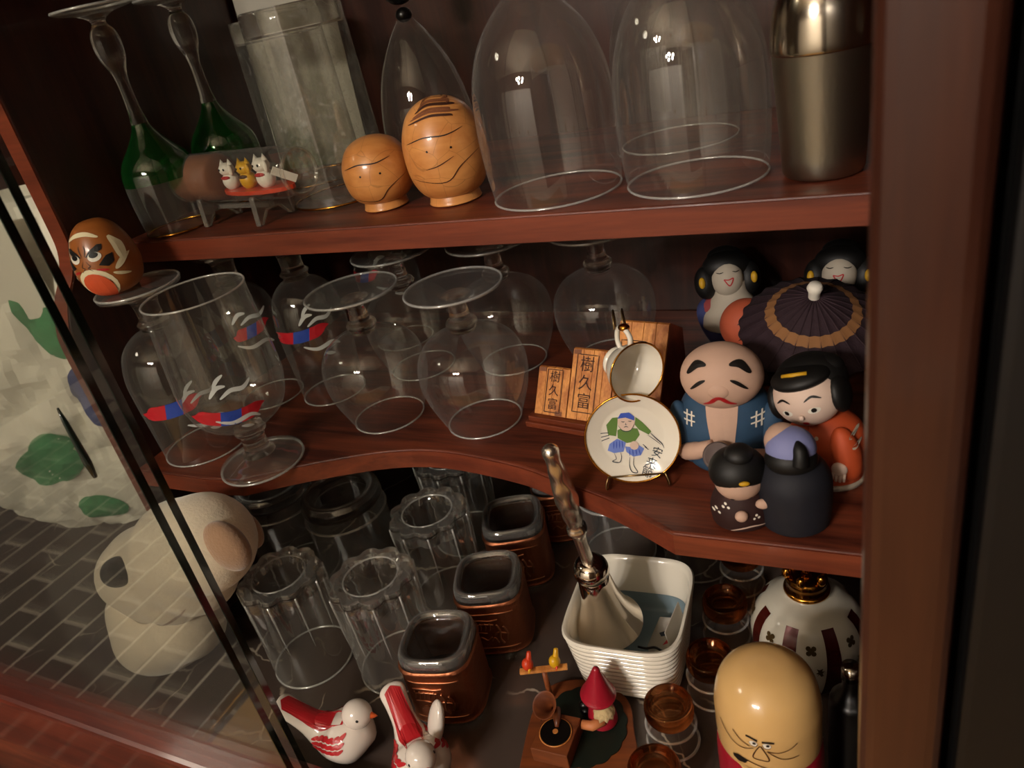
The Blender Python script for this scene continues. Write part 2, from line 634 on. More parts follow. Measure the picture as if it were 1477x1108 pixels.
class Frame:
    def __init__(s, o, u, v, w=None):
        s.o = Vector(o); s.u = Vector(u).normalized(); s.v = Vector(v).normalized()
        s.w = Vector(w).normalized() if w is not None else -(s.u.cross(s.v)).normalized()
    def cast(s, bvh, x, y, eps):
        p = s.o + s.u * x + s.v * y
        h = bvh.ray_cast(p - s.w * .3, s.w)
        if h[0] is None:
            h = bvh.find_nearest(p)
        n = h[1]
        if n.dot(s.w) > 0: n = -n
        return h[0] + n * eps

FRONT = lambda z=0, y=0: Frame((0, y, z), (1, 0, 0), (0, 0, 1), (0, 1, 0))

def fill_shape(bvh, fr, poly, eps=.0003, cuts=3):
    poly = [Vector((a, b, 0)) for a, b in poly]
    tris = tessellate_polygon([poly])
    bm = bmesh.new()
    vs = [bm.verts.new(p) for p in poly]
    for t in tris:
        try: bm.faces.new([vs[i] for i in t])
        except Exception: pass
    if cuts:
        bmesh.ops.subdivide_edges(bm, edges=bm.edges[:], cuts=cuts, use_grid_fill=True)
        bmesh.ops.triangulate(bm, faces=bm.faces[:])
    bm.verts.index_update()
    V = [tuple(fr.cast(bvh, v.co.x, v.co.y, eps)) for v in bm.verts]
    F = [tuple(v.index for v in f.verts) for f in bm.faces]
    bm.free()
    return V, F

def stroke(bvh, fr, pts, wid, eps=.0004, n=6, taper=True, smooth=True):
    P = cr(pts, n) if smooth and len(pts) > 2 else [tuple(a + (b - a) * k / 6 for a, b in zip(pts[i], pts[i + 1])) for i in range(len(pts) - 1) for k in range(6)] + [tuple(pts[-1])]
    V, F = [], []
    m = len(P)
    for i, p in enumerate(P):
        a = P[max(i - 1, 0)]; b = P[min(i + 1, m - 1)]
        t = Vector((b[0] - a[0], b[1] - a[1]))
        if t.length < 1e-9: t = Vector((1, 0))
        t.normalize()
        s = i / (m - 1)
        ww = wid * (1 - .75 * abs(2 * s - 1) ** 2) if taper else wid
        nx, ny = -t[1] * ww / 2, t[0] * ww / 2
        V.append(tuple(fr.cast(bvh, p[0] + nx, p[1] + ny, eps)))
        V.append(tuple(fr.cast(bvh, p[0], p[1], eps)))
        V.append(tuple(fr.cast(bvh, p[0] - nx, p[1] - ny, eps)))
    for i in range(m - 1):
        for k in (0, 1):
            F.append((3 * i + k, 3 * i + k + 1, 3 * i + 4 + k, 3 * i + 3 + k))
    return V, F

def oval(cx, cy, rx, ry, rot=0, n=18):
    c, s = math.cos(math.radians(rot)), math.sin(math.radians(rot))
    return [(cx + rx * math.cos(TAU * k / n) * c - ry * math.sin(TAU * k / n) * s,
             cy + rx * math.cos(TAU * k / n) * s + ry * math.sin(TAU * k / n) * c) for k in range(n)]

def text_data(s, size):
    cu = bpy.data.curves.new('lettering', 'FONT')
    cu.body = s
    cu.size = size
    cu.align_x = 'CENTER'; cu.align_y = 'CENTER'
    cu.resolution_u = 3
    o = bpy.data.objects.new('lettering', cu)
    COL.objects.link(o)
    bpy.context.view_layer.update()
    dg = bpy.context.evaluated_depsgraph_get()
    me = o.evaluated_get(dg).to_mesh()
    V = [tuple(v.co) for v in me.vertices]
    F = [tuple(p.vertices) for p in me.polygons]
    o.evaluated_get(dg).to_mesh_clear()
    bpy.data.objects.remove(o)
    bpy.data.curves.remove(cu)
    return V, F

def text_on(bvh, fr, s, size, cx, cy, rot=0, eps=.0004):
    V, F = text_data(s, size)
    c, sn = math.cos(math.radians(rot)), math.sin(math.radians(rot))
    return [tuple(fr.cast(bvh, cx + v[0] * c - v[1] * sn, cy + v[0] * sn + v[1] * c, eps)) for v in V], F

def paint(name, data, mat, parent, label=None):
    return obj(name, data, mat, parent, smooth=False, label=label)

# ================================================================== the room
def struct(name, data, mat, parent=None):
    o = obj(name, data, mat, parent, smooth=False)
    if parent is None: o['kind'] = 'structure'
    return o

room_floor = struct('floor', box(-3.4, 1.6, -2.0, .66, -.05, 0), 'grout')
struct('ceiling', box(-3.4, 1.6, -2.0, .66, 2.45, 2.5), 'ceiling_paint')
struct('wall_back', box(-3.4, 1.6, .62, .68, 0, 2.45), 'wall_paint')
struct('wall_front', box(-3.4, 1.6, -2.06, -2.0, 0, 2.45), 'wall_paint')
struct('wall_left', box(-3.46, -3.4, -2.0, .66, 0, 2.45), 'wall_paint')
struct('wall_right', box(1.6, 1.66, -2.0, .66, 0, 2.45), 'wall_paint')
for q in range(4):
    dx0 = -2.55 + q * .66
    door = struct('door_%d' % (q + 1), box(dx0, dx0 + .65, -2.0, -1.97, 0, 1.82, .004), 'door_white')
    obj('door_handle', lathe([(0, .004), (.022, .004), (.028, .006), (.030, .004), (.030, 0), (0, 0)], 24), 'brass', door)
    door.children[0].matrix_local = T(dx0 + .08, -1.97, .9) @ RX(-90)
struct('trim_2', box(-2.60, .15, -2.0, -1.955, 1.82, 1.88, .004), 'wood_z')

# brick pavers where the room floor is mirrored in the glass door
brick_me = None
for ix in range(20):
    for iy in range(8):
        x = -3.02 + ix * .094
        y = -1.30 + iy * .205 + (ix % 2) * .1
        if brick_me is None:
            first = obj('brick', box(-.0425, .0425, -.097, .097, 0, .003, .001, 1), 'brick_brown', room_floor, smooth=False)
            brick_me = first.data
            b = first
        else:
            b = bpy.data.objects.new('brick', brick_me)
            COL.objects.link(b); b.parent = room_floor
        b.location = (x, y, 0)
tag(obj('rug', box(-1.22, .9, -1.7, .02, 0, .012, .004), 'rug_tan', smooth=False),
    'flat tan woven rug on the room floor in front of the cabinet', 'rug')
struct('trim_1', box(-1.27, -1.24, -1.7, .12, 0, .014, .004), 'brass')

# hanging lamp of the room, behind and above the viewer
lamp = thing('pendant_lamp', 'brass pendant lamp with five round bulbs under the ceiling', 'lamp', (LAMP[0], LAMP[1], 2.45))
obj('canopy', lathe([(0, 0), (.06, 0), (.06, -.02), (.012, -.035), (0, -.035)], 24), 'brass', lamp)
obj('cord', tube([(0, 0, -.03), (0, 0, LAMP[2] - 2.45 + .06)], .005), 'brass', lamp)
obj('hub', ellipsoid((0, 0, LAMP[2] - 2.45 + .05), (.03, .03, .03), 16, 10), 'brass', lamp)
for k in range(5):
    a = TAU * k / 5 + .3
    px, py, pz = .17 * math.cos(a), .17 * math.sin(a), LAMP[2] - 2.45 - .02 * (k % 2)
    arm = obj('arm', tube(cr([(0, 0, pz + .05), (px * .5, py * .5, pz + .075), (px, py, pz + .05)], 5), .006, 8), 'brass', lamp)
    obj('bulb', ellipsoid((px, py, pz), (.032, .032, .04), 16, 10), 'bulb_glass', lamp)

cl_ = thing('added_ceiling_light', 'added round white ceiling light brightening the brick paved floor', 'light', (FILL[0], FILL[1], 2.45))  # extra lamp added for its light, out of view
obj('mount', lathe([(0, 0), (.19, 0), (.19, -.02), (0, -.02)], 40), 'brass', cl_, angle=40)
obj('diffuser', lathe(cr([(.18, -.021), (.175, -.045), (.12, -.066), (0, -.072)], 4), 40), 'diffuser', cl_)

# ================================================================== the cabinet
CL = (-.55, .4, 0)
cab = thing('display_cabinet', 'dark red mahogany display cabinet with two shelves and sliding glass doors', 'cabinet', CL)
def part(name, data, mat, parent=None, smooth=False, label=None):
    if parent is None:
        data = ([(v[0] - CL[0], v[1] - CL[1], v[2] - CL[2]) for v in data[0]], data[1])
        parent = cab
    else:
        data = ([(v[0] - CL[0], v[1] - CL[1], v[2] - CL[2]) for v in data[0]], data[1])
    return obj(name, data, mat, parent, smooth=smooth, label=label)

XL, XR = -.53, .004             # inner faces of the glass compartment
YB = .60
part('back_panel', box(-1.30, XR + .014, YB, YB + .014, .74, 1.76), 'wood_z')
# the dividing panel with its stepped, curved front edge
prof = [(YB, .802), (.314, .802)] + cr([(.314, 1.075), (.316, 1.088), (.325, 1.108), (.338, 1.124), (.345, 1.140), (.346, 1.16)], 4) + [(.346, 1.76), (YB, 1.76)]
part('side_panel', prism(prof, XL - .016, XL, 'X', .0012), 'wood_z')
part('side_panel', box(XR, XR + .014, .2145, YB, .74, 1.76), 'wood_z')
part('side_panel', box(-1.30, -1.284, .216, YB, .74, 1.76), 'wood_z')
part('top_board', box(-1.30, .0185, .186, YB + .014, 1.76, 1.785), 'wood_x')
part('floor_board', box(-1.284, XR, .216, YB, .775, SF), 'marble', label='glossy black marbled floor board with thin white veins')
# upper shelf, straight front
part('shelf', box(XL, XR, .385, YB, SU - .017, SU, .0015), 'wood_x')
# middle shelf, concave front
fe = [(XL, .313), (-.455, .3125)] + cr([(-.424, .316), (-.376, .343), (-.324, .365), (-.280, .371), (-.222, .363), (-.188, .352), (-.147, .338), (-.104, .3155)], 5) + [(XR, .317)]
part('shelf', prism(fe + [(XR, YB), (XL, YB)], SM - .016, SM, 'Z', .0015), 'wood_x')
part('shelf', box(-1.284, XL - .016, .36, YB, 1.20, 1.206), 'glass_pane', label='clear glass shelf in the left compartment')
# lighter strips along the front edges
fp_ = prof[1:-1]
fp_ = [(.314, SF + .003)] + [p for p in fp_ if p[1] > SF + .01]
band = ([], [])
V_ = []
for (y, z) in fp_:
    V_ += [(XL - .0155, y - .0012, z), (XL - .0005, y - .0012, z), (XL - .0155, y + .0004, z), (XL - .0005, y + .0004, z)]
F_ = []
for i in range(len(fp_) - 1):
    a, b = 4 * i, 4 * i + 4
    F_ += [(a, a + 1, b + 1, b), (a + 2, b + 2, b + 3, a + 3), (a, b, b + 2, a + 2), (a + 1, a + 3, b + 3, b + 1)]
part('edge_strip', (V_, F_), 'wood_strip', label='lighter brown front edge of the dividing panel')
part('edge_strip', box(XL + .001, XR, .3838, .3852, SU - .0158, SU - .0012), 'wood_strip', label='lighter brown front edge of the upper shelf')
V_ = []
for (x, y) in fe:
    x = max(x, XL + .001)
    V_ += [(x, y - .0010, SM - .0148), (x, y - .0010, SM - .0012), (x, y + .0005, SM - .0148), (x, y + .0005, SM - .0012)]
F_ = []
for i in range(len(fe) - 1):
    a, b = 4 * i, 4 * i + 4
    F_ += [(a, a + 1, b + 1, b), (a + 2, b + 2, b + 3, a + 3), (a, b, b + 2, a + 2), (a + 1, a + 3, b + 3, b + 1)]
part('edge_strip', (V_, F_), 'wood_strip', label='lighter brown curved front edge of the middle shelf')
# front frame
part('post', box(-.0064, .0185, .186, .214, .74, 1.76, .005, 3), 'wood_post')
part('bottom_rail', box(-1.30, -.0064, .186, .216, .745, .818, .004, 2), 'wood_edge')
part('base_panel', box(-1.30, .0185, .196, YB + .014, 0, .745), 'wood_x')
for nm, y in (('glass_door', .1990), ('glass_door', .2085)):
    d = part(nm, box(-.97, -.3390, y - .002, y + .002, .818, 1.76), 'glass_pane', label='clear sliding glass door pane')
    part('door_edge', box(-.3390, -.3380, y - .0021, y + .0021, .818, 1.76), 'glass_edge', d, label='dark green polished glass edge')
    if y < .2:
        part('finger_pull', tube([(-.3685, y - .0035, 1.108), (-.3685, y - .0035, 1.10), (-.3685, y - .0035, 1.075), (-.3685, y - .0035, 1.066)], [.0006, .0014, .0022, .0012], 8), 'glass_edge', d, smooth=True)

# added black block, paints in the unlit dark right of the cabinet
nb = thing('dark_filler', 'tall black cupboard added for the unlit dark right of the mahogany cabinet', 'filler', (.40, .42, 0))
obj('body', box(-.379, .35, -.215, .19, 0, 2.2, .004), 'unlit_black', nb, smooth=False)
obj('door', box(-.378, .0, -.232, -.2155, .05, 2.15, .003), 'unlit_black', nb, smooth=False)  # front panels of the added black block, no real doors
obj('door', box(.005, .348, -.232, -.2155, .05, 2.15, .003), 'unlit_black', nb, smooth=False)

# ================================================================== stemware
def stem_foot(root, prof):
    """solid stem and clear foot disc from one profile"""
    m = max(range(len(prof)), key=lambda i: prof[i][0])
    ends = [prof[0][1], prof[-1][1]]
    if abs(ends[0] - prof[m][1]) < abs(ends[1] - prof[m][1]): prof = prof[::-1]
    m = max(range(len(prof)), key=lambda i: prof[i][0])
    j = m
    while prof[j][0] > .0125: j -= 1
    obj('stem', lathe(prof[:j + 1] + [(0, prof[j][1])], 40), 'glass_solid', root)
    obj('foot', lathe(prof[j:], 56), 'glass_foot', root)
    obj('foot_rim', ring((0, 0, prof[m][1]), prof[m][0] - .0006, .0009, None, 64, 6), 'glass_gleam', root)

def glass_parts(root, bowl, stem, rim_r, rim_z, rimt=.0007, bowl_mat='glass_thin'):
    obj('bowl', lathe(bowl, 56), bowl_mat, root)
    stem_foot(root, stem)
    obj('rim', ring((0, 0, rim_z), rim_r, rimt, None, 64, 6), 'glass_gleam', root)

def beer_goblet(name, label, loc, up, rz, group, k=1.0):
    """short stemmed beer glass; up=False stands on its rim"""
    r = thing(name, label, 'goblet', loc, rz, group)
    H = .138
    bowl = cr([(.0095, .034), (.022, .0375), (.034, .048), (.0395, .066), (.0395, .085), (.038, .11), (.0365, H)], 6)
    bowl = [(a * k if a > .0099 else a, b) for a, b in bowl]
    stem = cr([(0, .0005), (.030, .0005), (.0330, .0022), (.0325, .0042), (.026, .0058), (.014, .009), (.0098, .013), (.0088, .020), (.0092, .026), (.0118, .029), (.0098, .0325), (.0097, .0345), (0, .0362)], 4)
    stem[0] = (0, stem[0][1]); stem[-1] = (0, stem[-1][1])
    if not up:
        bowl = [(a, H - b) for a, b in bowl]
        stem = [(a, H - b) for a, b in stem]
    stem = [(a * (k if a > .02 else 1), b) for a, b in stem]
    glass_parts(r, bowl, stem, .0365 * k, H - .0007 if up else .0007)
    r['bowl_profile'] = 0
    return r, bowl

def board_print(root, bowl, z, x0, x1, sag, hgt, flip=1, splash=None):
    """red and blue striped board printed on the glass, with white spray marks"""
    bv = bvh_of(lathe(bowl, 56))
    fr = FRONT(z)
    n = 5
    cols = ['print_red', 'print_blue', 'print_red', 'print_red']
    segs = [(0, .34, 'print_red'), (.34, .64, 'print_blue'), (.64, 1.0, 'print_red')]
    for a, b, m in segs:
        top, bot = [], []
        for k in range(7):
            t = a + (b - a) * k / 6
            x = x0 + (x1 - x0) * t
            yy = -sag * (1 - (2 * t - 1) ** 2) + flip * .004 * (t - .5)
            hh = hgt * (1 - .85 * max(0, (t - .8) / .2) ** 2) * (1 - .85 * max(0, (.12 - t) / .12) ** 2)
            top.append((x + .003 * 0, yy + hh / 2)); bot.append((x - .003, yy - hh / 2))
        paint('board_stripe', fill_shape(bv, fr, top + bot[::-1], .0004, 2), m, root)
    for pts, wd in (splash or []):
        paint('spray_mark', stroke(bv, fr, pts, wd, .0004), 'print_white', root)

SPR = [([(-.004, .006), (.004, .010), (.012, .009), (.018, .013)], .0032), ([(-.010, .008), (-.004, .014), (.002, .014)], .003),
       ([(-.012, -.010), (-.002, -.014), (.010, -.012), (.016, -.016)], .0034), ([(.002, -.019), (.010, -.022)], .003),
       ([(-.006, .014), (-.002, .019), (.003, .022)], .0026)]
BG = 'printed beer goblets on the middle shelf'
gC, bC = beer_goblet('beer_goblet', 'upside-down printed beer goblet with the painted egg resting on its foot', (-.4905, .353, ZM), False, face_cam(-.4905, .353), BG, .90)
board_print(gC, bC, .052, -.030, .010, .001, .012, splash=[([(a + .004, b - .006) for a, b in p], wd) for p, wd in SPR])
gD, bD = beer_goblet('beer_goblet', 'upright printed beer goblet standing at the front of the middle shelf', (-.4180, .3370, ZM), True, face_cam(-.4180, .3370), BG, .93)
board_print(gD, bD, .062, -.028, .016, .004, .011, -1, splash=[([(a - .006, b + .006) for a, b in p], wd) for p, wd in SPR])
gE, bE = beer_goblet('beer_goblet', 'upside-down beer goblet directly behind the painted egg', (-.4865, .430, ZM), False, face_cam(-.4865, .430), BG, .72)
board_print(gE, bE, .072, -.010, .018, .001, .010, splash=SPR[:3])
gF, bF = beer_goblet('beer_goblet', 'upside-down printed beer goblet behind the upright one, left of the snifters', (-.4270, .442, ZM), False, face_cam(-.4270, .442), BG, .72)
board_print(gF, bF, .066, -.030, .012, .001, .010, splash=SPR)
gG, bG = beer_goblet('beer_goblet', 'upside-down beer goblet in the back row behind the leftmost snifter', (-.414, .540, ZM), False, face_cam(-.414, .540), BG, .72)
board_print(gG, bG, .075, -.030, -.006, .001, .009, splash=SPR[:4])

def snifter(loc, label, s=1.0):
    r = thing('brandy_snifter', label, 'glass', loc, random.random() * 6, 'upside-down brandy snifters on the middle shelf')
    bowl = [(a * s, b * s) for a, b in cr([(.0270, .0007), (.0315, .011), (.0368, .026), (.0392, .041), (.0372, .055), (.030, .0655), (.019, .0715), (.0085, .0735)], 6)]
    stem = cr([(0, .0725), (.0082, .0728), (.0095, .0755), (.0112, .0785), (.0105, .081), (.0078, .083), (.0068, .088), (.0064, .093), (.0075, .0975), (.013, .1005), (.024, .1025), (.0330, .1040), (.0338, .1050), (.0330, .1060), (.020, .1056), (.008, .1050), (0, .1048)], 4)
    stem = [(a * s, b * s) for a, b in stem]
    stem[0] = (0, stem[0][1]); stem[-1] = (0, stem[-1][1])
    glass_parts(r, bowl, stem, .0270 * s, .0007)
    return r
snifter((-.350, .410, ZM), 'upside-down brandy snifter in the front row, left of the two')
snifter((-.267, .413, ZM), 'upside-down brandy snifter in the front row beside the wooden boxes')
snifter((-.364, .489, ZM), 'upside-down brandy snifter behind the gap left of the front pair', 1.0)
snifter((-.283, .503, ZM), 'upside-down brandy snifter partly hidden behind the front right snifter')
snifter((-.202, .515, ZM), 'upside-down brandy snifter behind the stepped wooden boxes', 1.0)

def green_goblet(loc, label):
    r = thing('wine_goblet', label, 'goblet', loc, 0, 'green necked goblets on the upper shelf')
    clear = cr([(.0250, .0006), (.0262, .012), (.0270, .025), (.0268, .038)], 5)
    green = cr([(.0268, .038), (.0260, .046), (.0225, .054), (.015, .063), (.0085, .072), (.0058, .078)], 5)
    stem = cr([(0, .076), (.0058, .077), (.0048, .086), (.0042, .098), (.0044, .108), (.0060, .115), (.0088, .122), (.0098, .131), (.0086, .139), (.0052, .144), (.0058, .147), (.012, .1505), (.024, .1530), (.0270, .1545), (.0255, .1555), (.010, .155), (0, .155)], 4)
    stem[0] = (0, stem[0][1]); stem[-1] = (0, stem[-1][1])
    obj('bowl', lathe(clear, 48), 'glass_thin', r)
    obj('bowl_base', lathe(green, 48), 'glass_green', r, label='dark green glass neck of the bowl')
    stem_foot(r, stem)
    obj('rim', ring((0, 0, .0010), .0252, .0009, None, 56, 6), 'gold', r, label='gilt rim')
    return r
green_goblet((-.494, .413, ZU), 'upside-down green necked goblet left of the cat bottle')
green_goblet((-.496, .486, ZU), 'upside-down green necked goblet behind the cat bottle')

def etched_tumbler(loc, label, H=.128):
    r = thing('etched_tumbler', label, 'tumbler', loc, random.random() * 6, 'etched tumblers on the upper shelf')
    obj('wall', lathe([(.0372, .0006), (.0368, .03), (.0358, .08), (.0348, H)], 56), 'glass_etched', r)
    b = [(0, H), (.0330, H), (.0346, H - .0014), (.0347, H - .014), (.0335, H - .0165), (.015, H - .0145), (0, H - .014)]
    obj('base', lathe(b, 56), 'glass_solid', r)
    obj('rim', ring((0, 0, .001), .0372, .0009, None, 56, 6), 'gold', r, label='gilt rim')
etched_tumbler((-.373, .464, ZU), 'upside-down etched glass tumbler in front of the white card', .131)
etched_tumbler((-.445, .531, ZU), 'upside-down etched glass tumbler behind the other tumbler', .128)

def wine_glass(loc, label, s=1.0):
    r = thing('wine_glass', label, 'glass', loc, random.random() * 6, 'upside-down wine glasses on the upper shelf')
    bowl = [(a * s, b * s) for a, b in cr([(.0385, .0007), (.0405, .02), (.0410, .045), (.0385, .068), (.0310, .088), (.0190, .103), (.0075, .112)], 6)]
    stem = cr([(0, .110), (.0075, .111), (.0055, .118), (.0042, .13), (.0040, .155), (.0046, .170), (.010, .1755), (.026, .1790), (.0345, .1808), (.0340, .182), (.012, .1815), (0, .1815)], 4)
    stem = [(a * s, b * s) for a, b in stem]
    stem[0] = (0, stem[0][1]); stem[-1] = (0, stem[-1][1])
    glass_parts(r, bowl, stem, .0385 * s, .0007)
wine_glass((-.186, .428, ZU), 'upside-down wine glass right beside the tall wooden egg doll')
wine_glass((-.1025, .431, ZU), 'upside-down wine glass beside the cocktail shaker')
wine_glass((-.135, .528, ZU), 'upside-down wine glass in the dark behind the two large ones')

# bell shaped glass with a dark ball on its stem
r = thing('ball_stem_glass', 'upside-down thin glass with a dark ball stem behind the wooden egg dolls', 'glass', (-.322, .522, ZU))
obj('bowl', lathe(cr([(.0335, .0006), (.0350, .02), (.0335, .045), (.0265, .072), (.0150, .094), (.0060, .106)], 6), 48), 'glass_thin', r)
obj('rim', ring((0, 0, .0007), .0335, .0007, None, 56, 6), 'glass_gleam', r)
obj('ball', ellipsoid((0, 0, .128), (.0125, .0125, .0125), 24, 14), 'record', r, label='glossy black ball')
obj('collar', ellipsoid((0, 0, .109), (.006, .006, .005), 16, 10), 'record', r)
obj('stem_and_foot', lathe([(0, .138), (.004, .139), (.0035, .165), (.012, .172), (.030, .175), (.030, .1765), (0, .177)], 32), 'glass_solid', r)

# ------------------------------------------------------------------ white handwritten card
card = thing('note_card', 'white card with handwriting leaning behind the green goblets and tumblers', 'card', (-.479, .578, ZU), math.radians(4))
cd = xf(box(-.046, .052, -.0004, .0004, 0, .16), RX(-3))
obj('sheet', cd, 'paper_card', card, smooth=False)
bv = bvh_of(cd); fr = FRONT(0)
paint('handwriting', join(text_on(bv, fr, '716', .010, -.030, .122, -80), text_on(bv, fr, '87', .010, -.021, .128, -80),
      text_on(bv, fr, 'つ', .012, .030, .135, -10), text_on(bv, fr, 'し', .010, .008, .142, -80)), 'print_ink', card)

# ------------------------------------------------------------------ wooden egg dolls
def egg_doll(loc, label, H, R, rz, hair):
    r = thing('wooden_egg_doll', label, 'doll', loc, rz, 'turned wooden egg dolls on the upper shelf')
    base = lathe(cr([(0, 0), (R * .60, 0), (R * .64, .002), (R * .60, .006), (R * .58, .008)], 4), 40)
    obj('base', base, 'wood_kokeshi', r)
    h0 = .005
    body = cr([(0, h0), (R * .62, h0 + .0005), (R * .90, h0 + H * .16), (R, h0 + H * .40), (R * .95, h0 + H * .64), (R * .72, h0 + H * .86), (R * .36, h0 + H * .97), (0, h0 + H)], 5)
    body[0] = (0, body[0][1]); body[-1] = (0, body[-1][1])
    bd = lathe(body, 48)
    obj('body', bd, 'wood_kokeshi', r)
    bv = bvh_of(bd)
    z = H * .62
    fr = FRONT(z)
    for x in (-.28 * R, .28 * R):
        paint('eye', fill_shape(bv, fr, oval(x, 0, .0007, .0007, 0, 8), .0003, 0), 'paint_black', r)
    paint('fringe', stroke(bv, fr, [(-.75 * R, .18 * R), (-.3 * R, .30 * R), (.2 * R, .28 * R), (.6 * R, .36 * R)], .0007), 'paint_black', r)
    paint('collar_line', stroke(bv, fr, [(-.8 * R, -.62 * R), (0, -.75 * R), (.4 * R, -.45 * R), (.85 * R, -.2 * R)], .0006), 'burn_brown', r)
    if hair:
        for k in range(7):
            zz = .70 * R + k * .062 * R + random.uniform(-.02, .02) * R
            paint('hair_stroke', stroke(bv, fr, [(-.62 * R + .07 * k * R, zz - .1 * R), (-.1 * R, zz + .03 * R), (.35 * R, zz - .02 * R), ((.62 - .05 * k + random.uniform(-.2, .05)) * R, zz - .06 * R)], .0013), 'cork_brown' if k % 3 else 'burn_brown', r)
        paint('sash_mark', stroke(bv, fr, [(-.4 * R, -.4 * R), (-.1 * R, -.35 * R), (.3 * R, -.2 * R)], .0006), 'burn_brown', r)
    return r
egg_doll((-.3105, .426, ZU), 'smaller round wooden egg doll with dot eyes, left of the pair', .042, .0232, face_cam(-.3105, .426, -14), False)
egg_doll((-.2575, .428, ZU), 'taller wooden egg doll with brown painted hair touching the wine glass', .0595, .0262, face_cam(-.2575, .428, -8), True)

# ------------------------------------------------------------------ cocktail shaker
r = thing('cocktail_shaker', 'brushed steel cocktail shaker at the right end of the upper shelf', 'shaker', (-.036, .424, ZU))
obj('cup', lathe([(0, .0005), (.0190, .0005), (.0200, .002), (.0204, .01), (.0234, .0585), (.0236, .0600), (0, .0600)], 56), 'steel', r, angle=40)
obj('strainer', lathe(cr([(.0226, .0600), (.0242, .0607), (.0240, .068), (.0222, .080), (.0170, .094), (.0150, .098)], 4), 56), 'steel_bright', r)
obj('cap', lathe([(.0152, .098), (.0156, .0985), (.0138, .125), (.011, .130), (0, .1315)], 48), 'steel_bright', r, angle=40)

# ------------------------------------------------------------------ bottle with lucky cats on its stand
bt = thing('cat_bottle', 'clear bottle lying on its side with three lucky cats on red inside', 'bottle', (-.4260, .4190, ZU + .0145), math.radians(-8))
bt.scale = (1.36, 1.12, 1.12)
ax = Matrix(((0, 0, 1, 0), (0, 1, 0, 0), (-1, 0, 0, 0), (0, 0, 0, 1)))  # local z -> x
bp_ = cr([(0, -.048), (.010, -.0475), (.0150, -.043), (.0158, -.036), (.0158, .028), (.0150, .036), (.0132, .044), (.0132, .048)], 5)
bp_[0] = (0, bp_[0][1])
obj('glass_body', xf(lathe(bp_, 40), T(0, 0, .016) @ ax), 'glass_foot', bt)
obj('cork', xf(lathe([(0, -.0445), (.0135, -.0445), (.0148, -.040), (.0148, -.014), (.012, -.0125), (0, -.0125)], 32), T(0, 0, .016) @ ax), 'cork_brown', bt)
obj('mouth_ring', xf(ring((0, 0, .048), .0134, .0012, None, 40, 6), T(0, 0, .016) @ ax), 'glass_fluted', bt)
obj('red_floor', prism([(x * .0118 + .014, y * .0115) for x, y in [(2.2 * math.cos(TAU * k / 24), math.sin(TAU * k / 24)) for k in range(24)]], .006, .0085), 'toy_scarlet', bt, smooth=False)
def lucky_cat(x, mat, s=1.0):
    b = obj('lucky_cat', join(xf(ellipsoid((0, 0, .0055), (.0050, .0050, .0060), 16, 10), Matrix.Scale(s, 4)), xf(ellipsoid((0, -.0006, .0130), (.0048, .0044, .0042), 16, 10), Matrix.Scale(s, 4))), mat, bt)
    b.location = (x, -.002, .008)
    for sg in (-1, 1):
        obj('ear', xf(lathe([(.0018, 0), (0, .004)], 8, None, (sg * .0030, 0, .0155)), Matrix.Scale(s, 4)), mat, b)
    obj('paw', xf(ellipsoid((.0042, -.002, .0125), (.0014, .0014, .0035), 10, 8), Matrix.Scale(s, 4)), mat, b)
    obj('bib', xf(ellipsoid((0, -.0036, .0082), (.0034, .0020, .0012), 10, 8), Matrix.Scale(s, 4)), 'paint_red' if mat == 'paint_white' else 'paint_brown', b)
    for sg in (-1, 1):
        obj('eye', xf(ellipsoid((sg * .0017, -.0048, .0136), (.0006, .0004, .0008), 8, 6), Matrix.Scale(s, 4)), 'paint_black', b)
lucky_cat(-.004, 'paint_white'); lucky_cat(.010, 'toy_yellow'); lucky_cat(.024, 'paint_white', 1.08)
pl = box(-.0004, .0004, -.0075, .0075, -.0024, .0024)
sg_ = obj('name_strip', xf(pl, T(.0375, -.001, .0150) @ RZ(-25) @ RX(-35)), 'paint_white', bt, smooth=False)
st = thing('bottle_stand', 'clear acrylic stand under the cat bottle', 'stand', (-.4260, .4190, ZU), math.radians(-8))
st.scale = (1.3, 1.0, 1.0)
for x in (-.026, .020):
    obj('cradle', prism([(-.017, 0), (-.0135, 0), (-.006, .0085), (.006, .0085), (.0135, 0), (.017, 0), (.0155, .020), (.0135, .0205), (.0085, .0162), (0, .0135), (-.0085, .0162), (-.0135, .0205), (-.0155, .020)], x - .002, x + .002, 'X', .0006), 'acrylic', st, smooth=False)
obj('bar', box(-.026, .020, -.002, .002, .009, .0125, .0006), 'acrylic', st, smooth=False)

